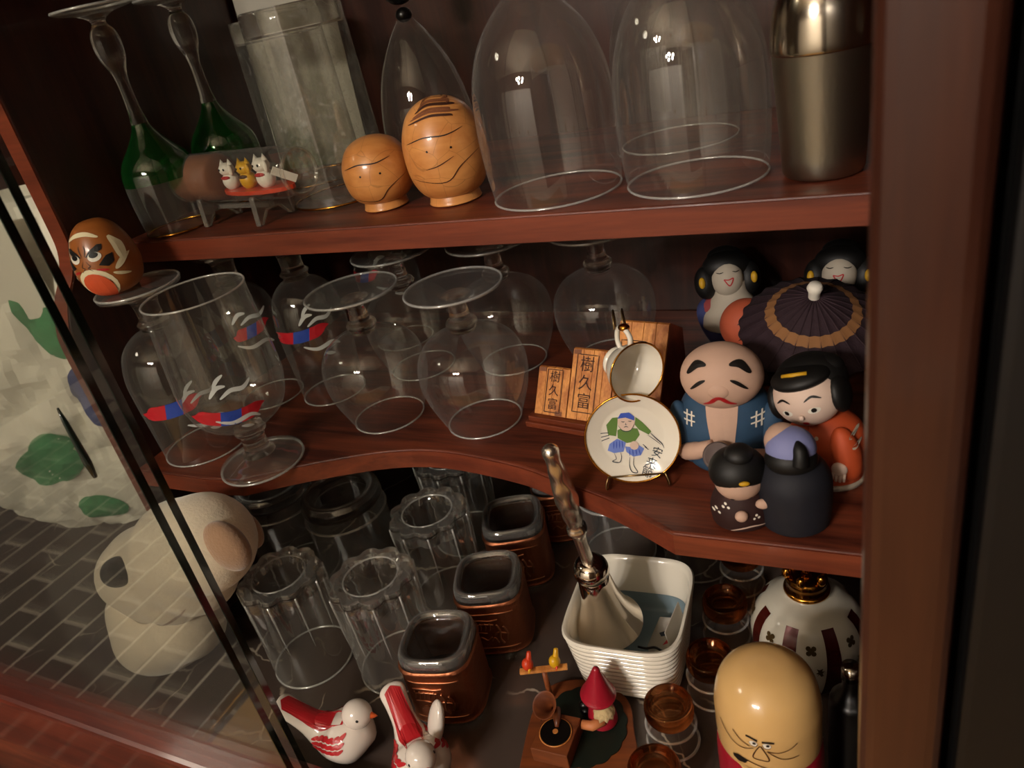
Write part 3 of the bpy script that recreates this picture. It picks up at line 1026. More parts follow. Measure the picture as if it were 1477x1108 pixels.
# ================================================================== middle shelf figures
# ---- painted egg with an angry face, on the foot of the goblet
eg = thing('painted_egg', 'brown painted egg with a scowling black-browed face on a goblet foot', 'egg', (-.4965, .3435, ZM + .1388), face_cam(-.4965, .3435, -38))
pr = cr([(0, 0), (.011, .0004), (.0185, .006), (.0220, .0175), (.0208, .030), (.0158, .0430), (.0085, .0500), (0, .0515)], 6)
pr[0] = (0, 0); pr[-1] = (0, .0515)
ed = lathe(pr, 48)
obj('body', ed, 'egg_brown', eg)
bv = bvh_of(ed); fr = FRONT(.0285)
def P(name, data, m): paint(name, data, m, eg)
P('belly_rim', fill_shape(bv, fr, oval(.001, -.017, .0125, .0115), .0003, 3), 'paint_cream')
P('belly', fill_shape(bv, fr, oval(.001, -.0188, .0098, .0102), .0006, 3), 'paint_coral')
for s in (-1, 1):
    P('eyebrow', fill_shape(bv, fr, [(s * .0015, .0025), (s * .0045, .0058), (s * .0100, .0090), (s * .0125, .0085), (s * .0120, .0055), (s * .0070, .0030)], .0004), 'paint_black')
    P('eye_white', fill_shape(bv, fr, oval(s * .0072, .0018, .0042, .0030), .0005), 'paint_white')
    P('pupil', fill_shape(bv, fr, oval(s * .0070, .0030, .0028, .0018), .0007), 'paint_black')
    P('cheek', stroke(bv, fr, [(s * .006, -.0065), (s * .010, -.0075), (s * .013, -.0085)], .0016), 'paint_red')
    P('whiskers', fill_shape(bv, fr, [(s * .0085, -.0040), (s * .0135, .0010), (s * .0165, .0015), (s * .0165, -.0040), (s * .0135, -.0062)], .0004), 'paint_black')
    P('temple_mark', stroke(bv, fr, [(s * .0150, .0120), (s * .0178, .0060), (s * .0195, -.0010), (s * .0200, -.0050)], .0028), 'paint_cream')
    P('side_mark', stroke(bv, fr, [(s * .0210, -.0015), (s * .0185, -.0065), (s * .0160, -.0095)], .0030), 'paint_cream')
    P('lower_mark', stroke(bv, fr, [(s * .0140, -.0110), (s * .0170, -.0130), (s * .0200, -.0150)], .0022), 'paint_cream')
    P('frown_line', stroke(bv, fr, [(s * .0010, .0030), (s * .0022, .0070), (s * .0018, .0100)], .0007), 'paint_brown')
    P('nose_line', stroke(bv, fr, [(s * .0010, .0000), (s * .0030, -.0035), (s * .0012, -.0045), (s * .0040, -.0070)], .0006), 'paint_brown')
P('crown_mark', stroke(bv, fr, [(-.0110, .0130), (-.004, .0160), (.004, .0162), (.0110, .0130)], .0026), 'paint_cream')

# ---- three stepped wooden boxes on a little stand
BX = (-.176, .404)
BR = math.radians(-9)
stn = thing('wooden_stand', 'low dark red wooden stand under the three stepped boxes', 'stand', (BX[0], BX[1], ZM), BR)
obj('lower_board', box(-.055, .045, -.006, .055, 0, .0042, .0006), 'wood_box_dark', stn, smooth=False)
obj('upper_board', box(-.053, .043, -.004, .053, .0042, .0082, .0006), 'wood_box_dark', stn, smooth=False)
TH = math.radians(31)
SN, CN = math.sin(TH), math.cos(TH)
def step_box(label, x0, x1, y0, d, h, chars, size, cx):
    """wedge shaped box whose front face leans back"""
    b = thing('wooden_box', label, 'box', (BX[0], BX[1], ZM + .0086), BR, 'stepped wooden boxes')
    pf = [(y0, 0), (y0 + h * SN, h * CN), (y0 + h * SN + d * CN, h * CN - d * SN), (y0 + h * SN + d * CN, 0)]
    full = prism(pf, x0, x1, 'X')
    sh = .0022
    pf2 = [(a + sh if i < 2 else a, c) for i, (a, c) in enumerate(pf)]
    obj('body', prism(pf2, x0, x1, 'X'), 'wood_box_dark', b, smooth=False)
    n = 4
    for k in range(n):
        p = x0 + (x1 - x0) * k / n; q = x0 + (x1 - x0) * (k + 1) / n
        obj('stave', prism([(y0, 0), (y0 + h * SN, h * CN), (y0 + h * SN + sh, h * CN), (y0 + sh, 0)], p + .00012, q - .00012, 'X', .0002), 'wood_box', b, smooth=False)
    bv = bvh_of(full)
    mid = h * .52
    fr = Frame((0, y0 + mid * SN, mid * CN), (1, 0, 0), (0, SN, CN), (0, CN, -SN))
    wd = size * .72; hh = size * 1.75
    for q, ch in enumerate(chars):
        paint('character', text_on(bv, fr, ch, size, cx, size * 1.12 * (1 - q)), 'burn_brown', b)
    rect = [(cx - wd, -hh), (cx + wd, -hh), (cx + wd, hh), (cx - wd, hh), (cx - wd, -hh)]
    paint('frame_line', stroke(bv, fr, rect, .0006, taper=False, smooth=False), 'burn_brown', b)
    for xa, za in ((x0 + .0035, h * .44), (x1 - .006, -h * .46)):
        paint('inlay', fill_shape(bv, fr, [(xa - .0028, za - .0016), (xa + .0028, za - .0016), (xa + .0028, za + .0016), (xa - .0028, za + .0016)], .00025, 0), 'cork_brown', b)
    return b
CH = ('樹', '久', '富')
step_box('smallest stepped wooden box with dark carved characters, leftmost of the three', -.050, -.0245, .0, .014, .0330, CH, .0085, -.0360)
step_box('middle-sized stepped wooden box with carved characters, left of the small teacup', -.0240, .0080, .0, .016, .0480, CH, .0112, -.0120)
step_box('largest stepped wooden box behind the small teacup', .0085, .0430, .0, .022, .0690, CH, .0120, .0200)

# ---- tiny teacup and plate on a wire stand
PC = Vector((-.1365, .3615, .9985))
ws = thing('wire_stand', 'thin brass wire stand holding the miniature plate and teacup', 'stand', (PC.x, PC.y, ZM), math.radians(16))
for s in (-1, 1):
    obj('foot_loop', tube(cr([(s * .016, .012, .001), (s * .017, -.004, .0010), (s * .0180, -.0125, .0012), (s * .0185, -.0135, .0045), (s * .0165, -.0110, .0090), (s * .0155, -.0065, .0062), (s * .0150, .000, .003)], 5), .0006, 8), 'wire', ws)
    obj('upright', tube(cr([(s * .0155, .010, .001), (s * .0120, .020, .030), (s * .0060, .0285, .060), (s * .0030, .0290, .088), (s * .0026, .0230, .1010), (s * .0026, .0160, .0980), (s * .0026, .0140, .0930)], 6), .0006, 8), 'wire', ws)
obj('cross_wire', tube([(-.0165, -.0110, .0088), (.0165, -.0110, .0088)], .0006, 8), 'wire', ws)
obj('back_wire', tube([(-.0122, .0192, .028), (.0122, .0192, .028)], .0006, 8), 'wire', ws)
pt = thing('miniature_plate', 'miniature white plate painted with a dancing man and gilt rim', 'plate', (PC.x, PC.y, ZM), math.radians(16))
prof = cr([(0, .0016), (.016, .0017), (.0205, .0030), (.0270, .0062), (.0276, .0068), (.0270, .0058), (.0200, .0018), (.0150, 0), (0, 0)], 4)
prof[0] = (0, .0016); prof[-1] = (0, 0)
MP = T(0, .0010, .0295) @ RX(78)
pd_ = xf(lathe(prof, 56), MP)
obj('dish', pd_, 'porcelain', pt)
obj('gilt_rim', xf(ring((0, 0, .0066), .0275, .0006, None, 64, 6), MP), 'gold', pt)
bv = bvh_of(pd_)
fr = Frame((0, .001, .0295), (1, 0, 0), MP.to_3x3() @ Vector((0, 1, 0)), MP.to_3x3() @ Vector((0, 0, -1)))
S = .0272 / 3.35       # drawing units of the plate
def D(pts): return [((a - 0.02) * S, b * S) for a, b in pts]
def PP(name, data, m): paint(name, data, m, pt)
PP('left_sleeve', fill_shape(bv, fr, D([(-1.25, 1.55), (-1.75, 1.05), (-1.70, .25), (-1.15, .10), (-.95, .95), (-.85, 1.55)])), 'paint_green')
PP('jacket', fill_shape(bv, fr, D([(-1.00, .55), (-.55, .75), (.45, .55), (.55, .05), (.15, -.45), (-.45, -.50), (-1.05, -.05)])), 'paint_green')
PP('right_sleeve', fill_shape(bv, fr, D([(.40, 1.45), (.85, 1.00), (1.40, .25), (1.20, .00), (.55, .45), (.30, .85)])), 'paint_green')
PP('arm_line', stroke(bv, fr, D([(1.30, .15), (1.70, -.35), (2.05, -.75), (2.20, -1.10)]), .0006), 'print_ink')
PP('arm_line', stroke(bv, fr, D([(1.10, .0), (1.60, -.45), (2.00, -.85)]), .0004), 'print_ink')
PP('face', fill_shape(bv, fr, oval(-.32 * S, 1.10 * S, .62 * S, .66 * S), .0004), 'clay_face')
PP('headscarf', fill_shape(bv, fr, D([(-.90, 1.45), (-.60, 1.85), (.0, 1.85), (.32, 1.50), (.28, 1.20), (-.3, 1.48)]), .0006), 'paint_blue')
for x in (-.52, -.02): PP('eye', stroke(bv, fr, D([(x - .13, 1.22), (x, 1.17), (x + .13, 1.18)]), .0005, .0008), 'print_ink')
PP('mouth', stroke(bv, fr, D([(-.5, .75), (-.35, .80), (-.18, .73)]), .0005, .0008), 'print_ink')
PP('nose', stroke(bv, fr, D([(-.32, 1.08), (-.36, .95), (-.26, .93)]), .0004, .0008), 'print_ink')
PP('jaw_line', stroke(bv, fr, D([(-.9, .95), (-.6, .48), (-.1, .45), (.25, .9)]), .0004, .0008), 'print_ink')
PP('trousers', fill_shape(bv, fr, D([(-1.10, -.10), (-.50, -.45), (-.75, -1.15), (-1.45, -1.20), (-1.90, -.95), (-1.70, -.45)])), 'paint_lightblue')
PP('apron', fill_shape(bv, fr, D([(-.60, -.75), (-.10, -.85), (.35, -.70), (.75, -1.05), (.45, -1.55), (-.10, -1.60), (-.55, -1.20)])), 'paint_lightblue')
for k in range(4):
    PP('trouser_fold', stroke(bv, fr, D([(-1.35 + .2 * k, -.25), (-1.45 + .22 * k, -.85)]), .0006, .0006), 'paint_blue')
for k in range(4):
    PP('apron_fold', stroke(bv, fr, D([(-.30 + .22 * k, -1.00), (-.35 + .26 * k, -1.50)]), .0006, .0006), 'paint_blue')
PP('hand', fill_shape(bv, fr, oval(.05 * S, -.72 * S, .32 * S, .34 * S), .0006, 1), 'clay_face')
PP('leg_line', stroke(bv, fr, D([(-1.45, -1.2), (-1.35, -1.65), (-1.65, -1.80), (-1.15, -1.95), (-.95, -1.55), (-1.0, -1.15)]), .0005), 'print_ink')
PP('leg_line', stroke(bv, fr, D([(-.35, -1.6), (-.45, -2.25), (-.30, -2.70), (.10, -2.75), (-.15, -2.25), (-.05, -1.6)]), .0005), 'print_ink')
for k in range(3):
    PP('motion_line', stroke(bv, fr, D([(-2.25, .45 - .30 * k), (-1.65, .42 - .20 * k)]), .0005, taper=False), 'print_ink')
for k in range(2):
    PP('motion_line', stroke(bv, fr, D([(.70 + .1 * k, -.70 - .2 * k), (.95 + .1 * k, -1.0 - .15 * k)]), .0004, taper=False), 'print_ink')
for q, (ch, x, y) in enumerate((('安', 1.62, -1.45), ('来', 1.12, -2.20), ('節', .75, -2.82))):
    PP('brush_character', text_on(bv, fr, ch, .0068, x * S, y * S, -22, .0005), 'print_ink')

cp = thing('miniature_teacup', 'miniature white teacup with gilt rim hung above the painted plate', 'cup', (-.1385, .3740, 1.0395), 0)
prof = cr([(0, 0), (.0085, 0), (.0092, .002), (.0085, .0035), (.0115, .0075), (.0150, .0150), (.0172, .0225), (.0176, .0232), (.0168, .0226), (.0145, .0155), (.0110, .0085), (.0060, .0052), (0, .0048)], 4)
prof[0] = (0, 0); prof[-1] = (0, .0048)
axis = Vector((.74, -.64, .06)).normalized()
MC = axis.to_track_quat('Z', 'Y').to_matrix().to_4x4()
MC = T(*(-axis * .012)) @ MC
obj('bowl', xf(lathe(prof, 48), MC), 'porcelain', cp)
obj('gilt_rim', xf(ring((0, 0, .0231), .0175, .0006, None, 56, 6), MC), 'gold', cp)
side = Vector((0, 0, 1)); side = (side - axis * side.dot(axis)).normalized()
def cpos(t, r): return axis * (t - .012) + side * r
obj('handle', tube(cr([cpos(.0205, .0165), cpos(.0215, .0215), cpos(.0165, .0255), cpos(.0095, .0235), cpos(.0065, .0165), cpos(.0080, .0115)], 5), .0016, 8), 'porcelain', cp)
obj('handle_crest', ellipsoid(tuple(cpos(.0165, .0262)), (.0035, .0028, .0022), 14, 8), 'gold', cp)

# ---- clay dolls
def eye_line(bv, fr, par, pts, wd, m='paint_black', name='eyebrow'):
    paint(name, stroke(bv, fr, pts, wd), m, par)

# bald man in a blue jacket
mn = thing('clay_man_figurine', 'clay figurine of a bald man in a blue jacket with crossed white marks', 'figurine', (-.0865, .386, ZM), face_cam(-.0865, .386, -8))
body_p = cr([(0, 0), (.018, 0), (.0235, .008), (.0262, .022), (.0250, .034), (.0200, .044), (.0110, .049), (0, .0505)], 5)
body_p[0] = (0, 0); body_p[-1] = (0, .0505)
bd = xf(lathe([(a, max(b, 0)) for a, b in body_p], 40), Matrix.Diagonal((1.0, .80, 1, 1)))
obj('jacket', bd, 'clay_blue', mn)
bvb = bvh_of(bd); fb = FRONT(.028)
paint('chest', fill_shape(bvb, fb, [(-.0085, .021), (.0085, .021), (.0075, .008), (.0055, -.006), (.0050, -.022), (-.0045, -.022), (-.0055, -.008), (-.0075, .008)], .0005), 'clay_skin', mn)
hd = xf(ellipsoid((0, 0, 0), (.0212, .0185, .0178), 36, 22), T(0, -.006, .0575) @ RX(-12))
obj('head', hd, 'clay_skin', mn)
obj('nose', ellipsoid((0, -.0228, .0570), (.0058, .0024, .0048), 16, 10), 'clay_skin', mn)
bvh_ = bvh_of(hd); fh = FRONT(.058)
for s in (-1, 1):
    paint('eyebrow', stroke(bvh_, fh, [(s * .0055, .0118), (s * .0105, .0112), (s * .0155, .0062)], .0028), 'paint_black', mn)
    paint('closed_eye', stroke(bvh_, fh, [(s * .0060, .0052), (s * .0095, .0030), (s * .0140, -.0012)], .0018), 'paint_black', mn)
bvm = bvh_of(hd, ellipsoid((0, -.0228, .0570), (.0058, .0024, .0048), 16, 10))
paint('mouth', stroke(bvm, fh, [(-.0082, -.0098), (-.0045, -.0078), (-.0012, -.0048), (.0012, -.0048), (.0045, -.0078), (.0082, -.0098)], .0026), 'paint_red', mn)
for s in (-1, 1):
    for q in (0, 1):
        paint('cross_mark', stroke(bvb, fb, [(s * .0175 - .0035, .0060 + .003 * q), (s * .0175 + .0035, .0066 + .003 * q)], .0008, taper=False), 'paint_white', mn)
        paint('cross_mark', stroke(bvb, fb, [(s * .0175 - .0012 + .0026 * q, .0035), (s * .0175 - .0008 + .0026 * q, .0115)], .0008, taper=False), 'paint_white', mn)
    obj('sleeve', xf(ellipsoid((0, 0, 0), (.0075, .0085, .0200), 20, 14), T(s * .0215, -.006, .022) @ RY(s * 10)), 'clay_blue', mn)
obj('arm', tube(cr([(-.0205, -.014, .014), (-.0140, -.0215, .0195), (-.0050, -.0245, .0235)], 5), [.0050] * 6 + [.0045] * 5, 12), 'clay_skin', mn)
obj('arm', tube(cr([(.0200, -.014, .012), (.0140, -.0210, .0160), (.0080, -.0235, .0185)], 5), .0046, 12), 'clay_skin', mn)
obj('sake_cup', xf(lathe([(0, 0), (.0045, .0), (.0070, .005), (.0078, .0055), (.0065, .0052), (0, .0015)], 24), T(-.0015, -.0285, .0205) @ RX(55)), 'clay_grey', mn)

mn.scale = (1.08, 1.0, 1.08)

# woman in an orange kimono
wm = thing('clay_woman_figurine', 'clay figurine of a black-haired woman in an orange kimono leaning left', 'figurine', (-.031, .380, ZM), face_cam(-.031, .380, -14))
body_p = cr([(0, 0), (.0155, 0), (.0185, .004), (.0195, .016), (.0205, .026), (.0165, .036), (.0085, .042), (0, .0435)], 5)
body_p[0] = (0, 0); body_p[-1] = (0, .0435)
bd = xf(lathe(body_p, 36), Matrix.Diagonal((1.0, .82, 1, 1)))
obj('kimono', bd, 'clay_orange', wm)
obj('kimono_hem', xf(lathe([(.0160, -.0003), (.0192, -.0003), (.0192, .0028), (.0160, .0028), (.0160, -.0003)], 32), Matrix.Diagonal((1, .85, 1, 1))), 'clay_white', wm)
MH = T(-.0085, -.0065, .0545) @ RY(-17)
hd = xf(ellipsoid((0, 0, 0), (.0180, .0165, .0165), 36, 22), MH)
obj('head', hd, 'clay_face', wm)
obj('fringe', xf(ellipsoid((0, -.0010, .0118), (.0158, .0138, .0062), 28, 16), MH), 'clay_black', wm)
hair = xf(ellipsoid((.001, .0075, .0045), (.0195, .0162, .0158), 36, 22), MH)
obj('hair', hair, 'clay_black', wm)
obj('hair_bun', xf(ellipsoid((.0050, .0090, .0105), (.0150, .0105, .0080), 24, 14), MH), 'clay_black', wm)
for s in (-1, 1):
    obj('hair_side', xf(ellipsoid((s * .0165, .0010, -.0015), (.0050, .0105, .0105), 20, 12), MH), 'clay_black', wm)
obj('hair_comb', xf(tube([(-.006, -.0080, .0165), (0, -.0092, .0170), (.007, -.0080, .0163)], .0012, 8), MH), 'paint_yellow', wm)
R3 = MH.to_3x3()
fh = Frame(MH @ Vector((0, 0, 0)), R3 @ Vector((1, 0, 0)), R3 @ Vector((0, 0, 1)), R3 @ Vector((0, 1, 0)))
bvh_ = bvh_of(hd)
for s in (-1, 1):
    paint('eyebrow', stroke(bvh_, fh, [(s * .0035, .0038), (s * .0075, .0056), (s * .0115, .0035)], .0012), 'paint_black', wm)
    paint('eye_white', fill_shape(bvh_, fh, oval(s * .0070, -.0018, .0030, .0018)), 'paint_white', wm)
    paint('pupil', fill_shape(bvh_, fh, oval(s * .0070, -.0014, .0013, .0013), .0006, 1), 'paint_black', wm)
paint('mouth', fill_shape(bvh_, fh, oval(0, -.0095, .0016, .0013), .0005, 1), 'paint_red', wm)
obj('nose', xf(ellipsoid((0, -.0168, -.0045), (.0015, .0012, .0016), 12, 8), MH), 'clay_face', wm)
slv = xf(ellipsoid((0, 0, 0), (.0080, .0075, .0165), 20, 14), T(.0120, -.0115, .0235) @ RY(-12))
obj('sleeve', slv, 'clay_orange', wm)
obj('sleeve', xf(ellipsoid((0, 0, 0), (.0075, .0070, .0140), 20, 14), T(-.0140, -.0100, .0270) @ RY(20)), 'clay_orange', wm)
obj('palm', xf(ellipsoid((0, 0, 0), (.0042, .0026, .0040), 16, 10), T(.0105, -.0190, .0185)), 'clay_face', wm)
for k in range(4):
    obj('finger', tube([(.0078 + .0018 * k, -.0198, .0165), (.0070 + .0020 * k, -.0205, .0110 + .0006 * abs(k - 1.5))], [.0010, .0008], 8), 'clay_face', wm)
obj('foot', ellipsoid((-.0125, -.0130, .0035), (.0050, .0055, .0034), 16, 10), 'clay_face', wm)
bvs = bvh_of(bd, slv)
for x, z in ((.015, .036), (.017, .031), (-.006, .028), (-.008, .022), (-.002, .033)):
    paint('blossom', fill_shape(bvs, FRONT(0), oval(x, z, .0011, .0011, 0, 8), .0004, 0), 'clay_white', wm)

# child in brown kimono
ch = thing('clay_child_figurine', 'small clay figurine of a child in a dark brown kimono with dots', 'figurine', (-.0705, .3345, ZM), face_cam(-.0705, .3345, 6))
body_p = cr([(0, 0), (.0135, 0), (.0160, .004), (.0160, .012), (.0120, .021), (.0060, .026), (0, .027)], 5)
body_p[0] = (0, 0); body_p[-1] = (0, .027)
bd = xf(lathe(body_p, 32), Matrix.Diagonal((1.0, .9, 1, 1)))
obj('kimono', bd, 'clay_brown', ch)
MH = T(-.001, -.0030, .0275) @ RX(14)
hd = xf(ellipsoid((0, 0, 0), (.0125, .0115, .0105), 32, 20), MH)
obj('head', hd, 'clay_skin', ch)
obj('hair', xf(ellipsoid((0, .0035, .0042), (.0148, .0135, .0120), 32, 20), MH), 'clay_black', ch)
obj('hair_knot', xf(ellipsoid((.001, .004, .0150), (.0075, .0070, .0050), 20, 12), MH), 'clay_black', ch)
obj('hairpin', xf(ellipsoid((.0015, -.0100, .0080), (.0028, .0012, .0014), 14, 8), MH), 'paint_yellow', ch)
bvh_ = bvh_of(hd); R3 = MH.to_3x3()
fh = Frame(MH @ Vector((0, 0, 0)), R3 @ Vector((1, 0, 0)), R3 @ Vector((0, 0, 1)), R3 @ Vector((0, 1, 0)))
for s in (-1, 1):
    paint('eye', fill_shape(bvh_, fh, oval(s * .0045, -.0030, .0008, .0006, 0, 8), .0004, 0), 'paint_black', ch)
    paint('cheek', fill_shape(bvh_, fh, oval(s * .0065, -.0055, .0017, .0012, 0, 10), .0003, 1), 'paint_pink', ch)
obj('hand', ellipsoid((-.0020, -.0150, .0125), (.0034, .0026, .0032), 16, 10), 'clay_skin', ch)
obj('hand', ellipsoid((.0095, -.0125, .0175), (.0040, .0026, .0028), 16, 10), 'clay_skin', ch)
bvk = bvh_of(bd)
for x, z in ((-.0090, .0165), (.0055, .0105), (-.0135, .0125)):
    for dx, dz in ((0, .001), (-.0012, -.0008), (.0012, -.0006)):
        paint('dot', fill_shape(bvk, FRONT(0), oval(x + dx, z + dz, .0007, .0007, 0, 7), .0004, 0), 'paint_white', ch)
paint('hem_line', stroke(bvk, FRONT(0), [(-.0075, .0020), (-.002, .0040), (.004, .0050), (.011, .0035)], .0010), 'clay_face', ch)

# dark navy figure with its back turned
nv = thing('clay_navy_figurine', 'dark navy clay figurine seen from behind with lilac shaved crown', 'figurine', (-.0440, .3385, ZM), face_cam(-.044, .3385))
body_p = cr([(0, 0), (.0155, 0), (.0180, .005), (.0188, .018), (.0180, .029), (.0125, .037), (0, .041)], 5)
body_p[0] = (0, 0); body_p[-1] = (0, .041)
obj('robe', lathe(body_p, 36), 'clay_navy', nv)
obj('collar', ellipsoid((0, .001, .036), (.0125, .0110, .0060), 24, 12), 'clay_black', nv)
hd = xf(ellipsoid((0, 0, 0), (.0124, .0118, .0115), 32, 20), T(-.001, 0, .0445))
obj('head', hd, 'clay_lilac', nv)
obj('hair', ellipsoid((-.001, -.0030, .0405), (.0130, .0108, .0085), 32, 18), 'clay_black', nv)
obj('face', ellipsoid((-.0050, .0034, .0466), (.0090, .0096, .0098), 24, 14), 'clay_skin', nv)
obj('topknot', tube(cr([(.0030, -.0108, .0420), (.0034, -.0102, .0470), (.0026, -.0080, .0505), (.0016, -.0055, .0520)], 4), [.0044, .0043, .0041, .004, .0038, .0037, .0036, .0034, .003, .0026, .0022, .002, .0016], 12), 'clay_black', nv)

# two white-faced ladies at the back
def lady(loc, label, rz, mir):
    l = thing('clay_lady_figurine', label, 'figurine', loc, rz, 'white-faced clay ladies at the back of the shelf')
    bp = cr([(0, 0), (.0135, 0), (.0175, .004), (.0225, .016), (.0240, .027), (.0200, .034), (.0100, .038), (0, .0385)], 5)
    bp[0] = (0, 0); bp[-1] = (0, .0385)
    bd = xf(lathe(bp, 36), Matrix.Diagonal((1, .8, 1, 1)))
    obj('robe', bd, 'clay_indigo', l)
    obj('collar', xf(ellipsoid((0, -.0040, .0290), (.0205, .0160, .0125), 28, 14), RY(0)), 'clay_rose', l)
    nk = [(.0225, .018), (.0215, .028), (.0165, .036), (.0120, .044), (.0105, .052)]
    obj('neck', xf(lathe([(0, .018)] + cr(nk, 4) + [(0, .054)], 32, None), T(mir * .002, -.0075, 0) @ Matrix.Diagonal((1, .85, 1, 1))), 'clay_white', l)
    MH = T(0, -.0080, .0540) @ RX(-22)
    hd = xf(ellipsoid((0, 0, 0), (.0115, .0110, .0135), 28, 18), MH)
    obj('face', hd, 'clay_white', l)
    obj('hair', xf(ellipsoid((0, .0060, .0090), (.0175, .0130, .0120), 28, 18), MH), 'clay_black', l)
    for s in (-1, 1):
        obj('hair_wing', xf(ellipsoid((s * .0155, .0055, -.0010), (.0085, .0085, .0125), 22, 14), MH), 'clay_black', l)
        obj('ear_ornament', xf(ellipsoid((s * .0185, -.0030, -.0010), (.0024, .0022, .0042), 14, 8), MH), 'paint_yellow', l)
    obj('hair_crest', xf(ellipsoid((0, .0110, .0165), (.0130, .0100, .0085), 22, 14), MH), 'clay_black', l)
    R3 = MH.to_3x3()
    fh = Frame(MH @ Vector((0, 0, 0)), R3 @ Vector((1, 0, 0)), R3 @ Vector((0, 0, 1)), R3 @ Vector((0, 1, 0)))
    bv = bvh_of(hd)
    paint('mouth', stroke(bv, fh, [(-.0032, -.0005), (.0000, -.0010), (.0032, -.0002), (.0005, -.0052), (-.0032, -.0005)], .0008, taper=False), 'paint_red', l)
    for s in (-1, 1):
        paint('closed_eye', stroke(bv, fh, [(s * .0030, .0048), (s * .0055, .0042), (s * .0080, .0050)], .0007), 'paint_black', l)
lady((-.114, .545, ZM), 'white-faced clay lady at the back, left of the paper parasol', face_cam(-.114, .545, 4), 1)
lady((-.036, .548, ZM), 'white-faced clay lady at the back, right behind the parasol tip', face_cam(-.036, .548, -4), -1)

# orange sleeping figure under the parasol
og = thing('clay_sleeper_figurine', 'clay figurine with an orange sleeping face half hidden by the parasol', 'figurine', (-.0905, .487, ZM), face_cam(-.0905, .487))
bp = cr([(0, 0), (.0150, 0), (.0180, .005), (.0175, .018), (.0100, .028), (0, .030)], 5); bp[0] = (0, 0); bp[-1] = (0, .030)
obj('body', lathe(bp, 32), 'clay_brown', og)
hd = ellipsoid((0, -.002, .042), (.0180, .0165, .0185), 32, 20)
obj('head', hd, 'clay_face_orange', og)
bv = bvh_of(hd)
for dz in (.010, -.001):
    paint('closed_eye' if dz < 0 else 'eyebrow', stroke(bv, FRONT(.042), [(-.0060, dz - .0030), (-.001, dz), (.006, dz + .0005)], .0011), 'paint_black', og)
paint('mouth', stroke(bv, FRONT(.042), [(-.0060, -.0100), (-.001, -.0120), (.005, -.0110)], .0010), 'paint_red', og)

# paper parasol
ps = thing('paper_parasol', 'dark purple paper parasol with a tan band leaning over the clay dolls', 'parasol', (-.0440, .446, ZM), 0)
axis = Vector((.10, -.36, .93)).normalized()
tip = Vector((.0015, -.010, .0840))
MPs = T(*tip) @ axis.to_track_quat('Z', 'Y').to_matrix().to_4x4()
pleat = lambda amp: (lambda r_, z, a: r_ * (1 + amp * math.cos(24 * a)))
def canopy(r_): return -.0285 * (r_ / .046) ** 1.25
rs = [.0015 + .0405 * k / 12 for k in range(13)]
top = [(q, canopy(q)) for q in rs]
under = [(q, canopy(q) - .0011) for q in rs[::-1]]
obj('canopy', xf(lathe(top + under, 144, lambda r_, z, a: r_ * (1 + .018 * math.cos(24 * a))), MPs), 'paper_umbrella', ps)
band = [(q, canopy(q) + .0006) for q in (.0215, .0235, .0255, .0270)]
obj('band', xf(lathe(band, 96, lambda r_, z, a: r_ * (1 + .018 * math.cos(24 * a))), MPs), 'band_tan', ps)
for k in range(24):
    a = TAU * k / 24
    pts = [((q * math.cos(a)), (q * math.sin(a)), canopy(q) + .0004) for q in (.003, .015, .028, .0422)]
    obj('rib', xf(tube(pts, .00055, 6), MPs), 'paper_umbrella', ps)
obj('finial', xf(join(lathe([(.0032, -.002), (.0034, .004), (.0045, .007), (.0035, .0095), (0, .0100)], 14)), MPs), 'paint_white', ps)
obj('stick', xf(tube([(0, 0, -.002), (0, 0, -.062)], .0012, 8), MPs), 'band_tan', ps)

# ================================================================== cabinet floor
# ---- fluted tumblers, upside down
def fluted_tumbler(loc, label, rot=0.0):
    r = thing('fluted_tumbler', label, 'tumbler', loc, rot, 'upside-down fluted tumblers on the cabinet floor')
    H = .090
    def fl(amp):
        def f(q, z, a):
            t = max(0, min(1, (z - .03) / .05))
            return q * (1 + amp * t * (abs(math.cos(5 * a)) - .5))
        return f
    obj('wall', lathe(cr([(.0318, .0006), (.0318, .02), (.0312, .05), (.0306, H - .012), (.0300, H - .004)], 5), 90, fl(.16)), 'glass_fluted', r, angle=20)
    b = [(0, H - .016), (.018, H - .0165), (.0285, H - .015), (.0300, H - .012), (.0302, H - .003), (.0290, H), (.0230, H + .0002), (.0205, H - .003), (.0185, H - .0065), (.010, H - .0072), (0, H - .0072)]
    obj('base', lathe(b, 90, fl(.16)), 'glass_solid', r, angle=12)
    obj('base_gleam', lathe([(.0200, H - .0012), (.0225, H + .0006), (.0290, H + .0004), (.0300, H - .0030)], 90, fl(.16)), 'glass_lip', r, angle=25)  # pale overlay, painted sparkle of the thick base
    for k in range(10):
        a_ = TAU * k / 10
        w0 = lambda z: fl(.16)(.0309 if z < .06 else .0303, z, a_) + .0001
        zs = [.036 + (H - .040) * q / 5 for q in range(6)]
        obj('flute_gleam', tube([(w0(z) * math.cos(a_), w0(z) * math.sin(a_), z) for z in zs], [.0002, .0005, .0006, .0007, .0008, .0008], 6), 'glass_gleam', r)  # thin pale tubes as painted highlight streaks along the flutes
    obj('base_ring', ring((0, 0, H - .0006), .0205, .0007, None, 48, 6), 'glass_gleam', r)
    obj('rim', ring((0, 0, .0009), .0318, .0009, None, 64, 6), 'glass_gleam', r)
fluted_tumbler((-.4125, .305, ZF), 'upside-down fluted tumbler beside the plush dog', .1)
fluted_tumbler((-.336, .319, ZF), 'upside-down fluted tumbler right in front of the nearest copper cup', .3)
fluted_tumbler((-.3315, .396, ZF), 'upside-down fluted tumbler between the round-based tumbler and the copper cups', .2)
fluted_tumbler((-.352, .470, ZF), 'upside-down fluted tumbler in the dark under the curved shelf edge', .5)

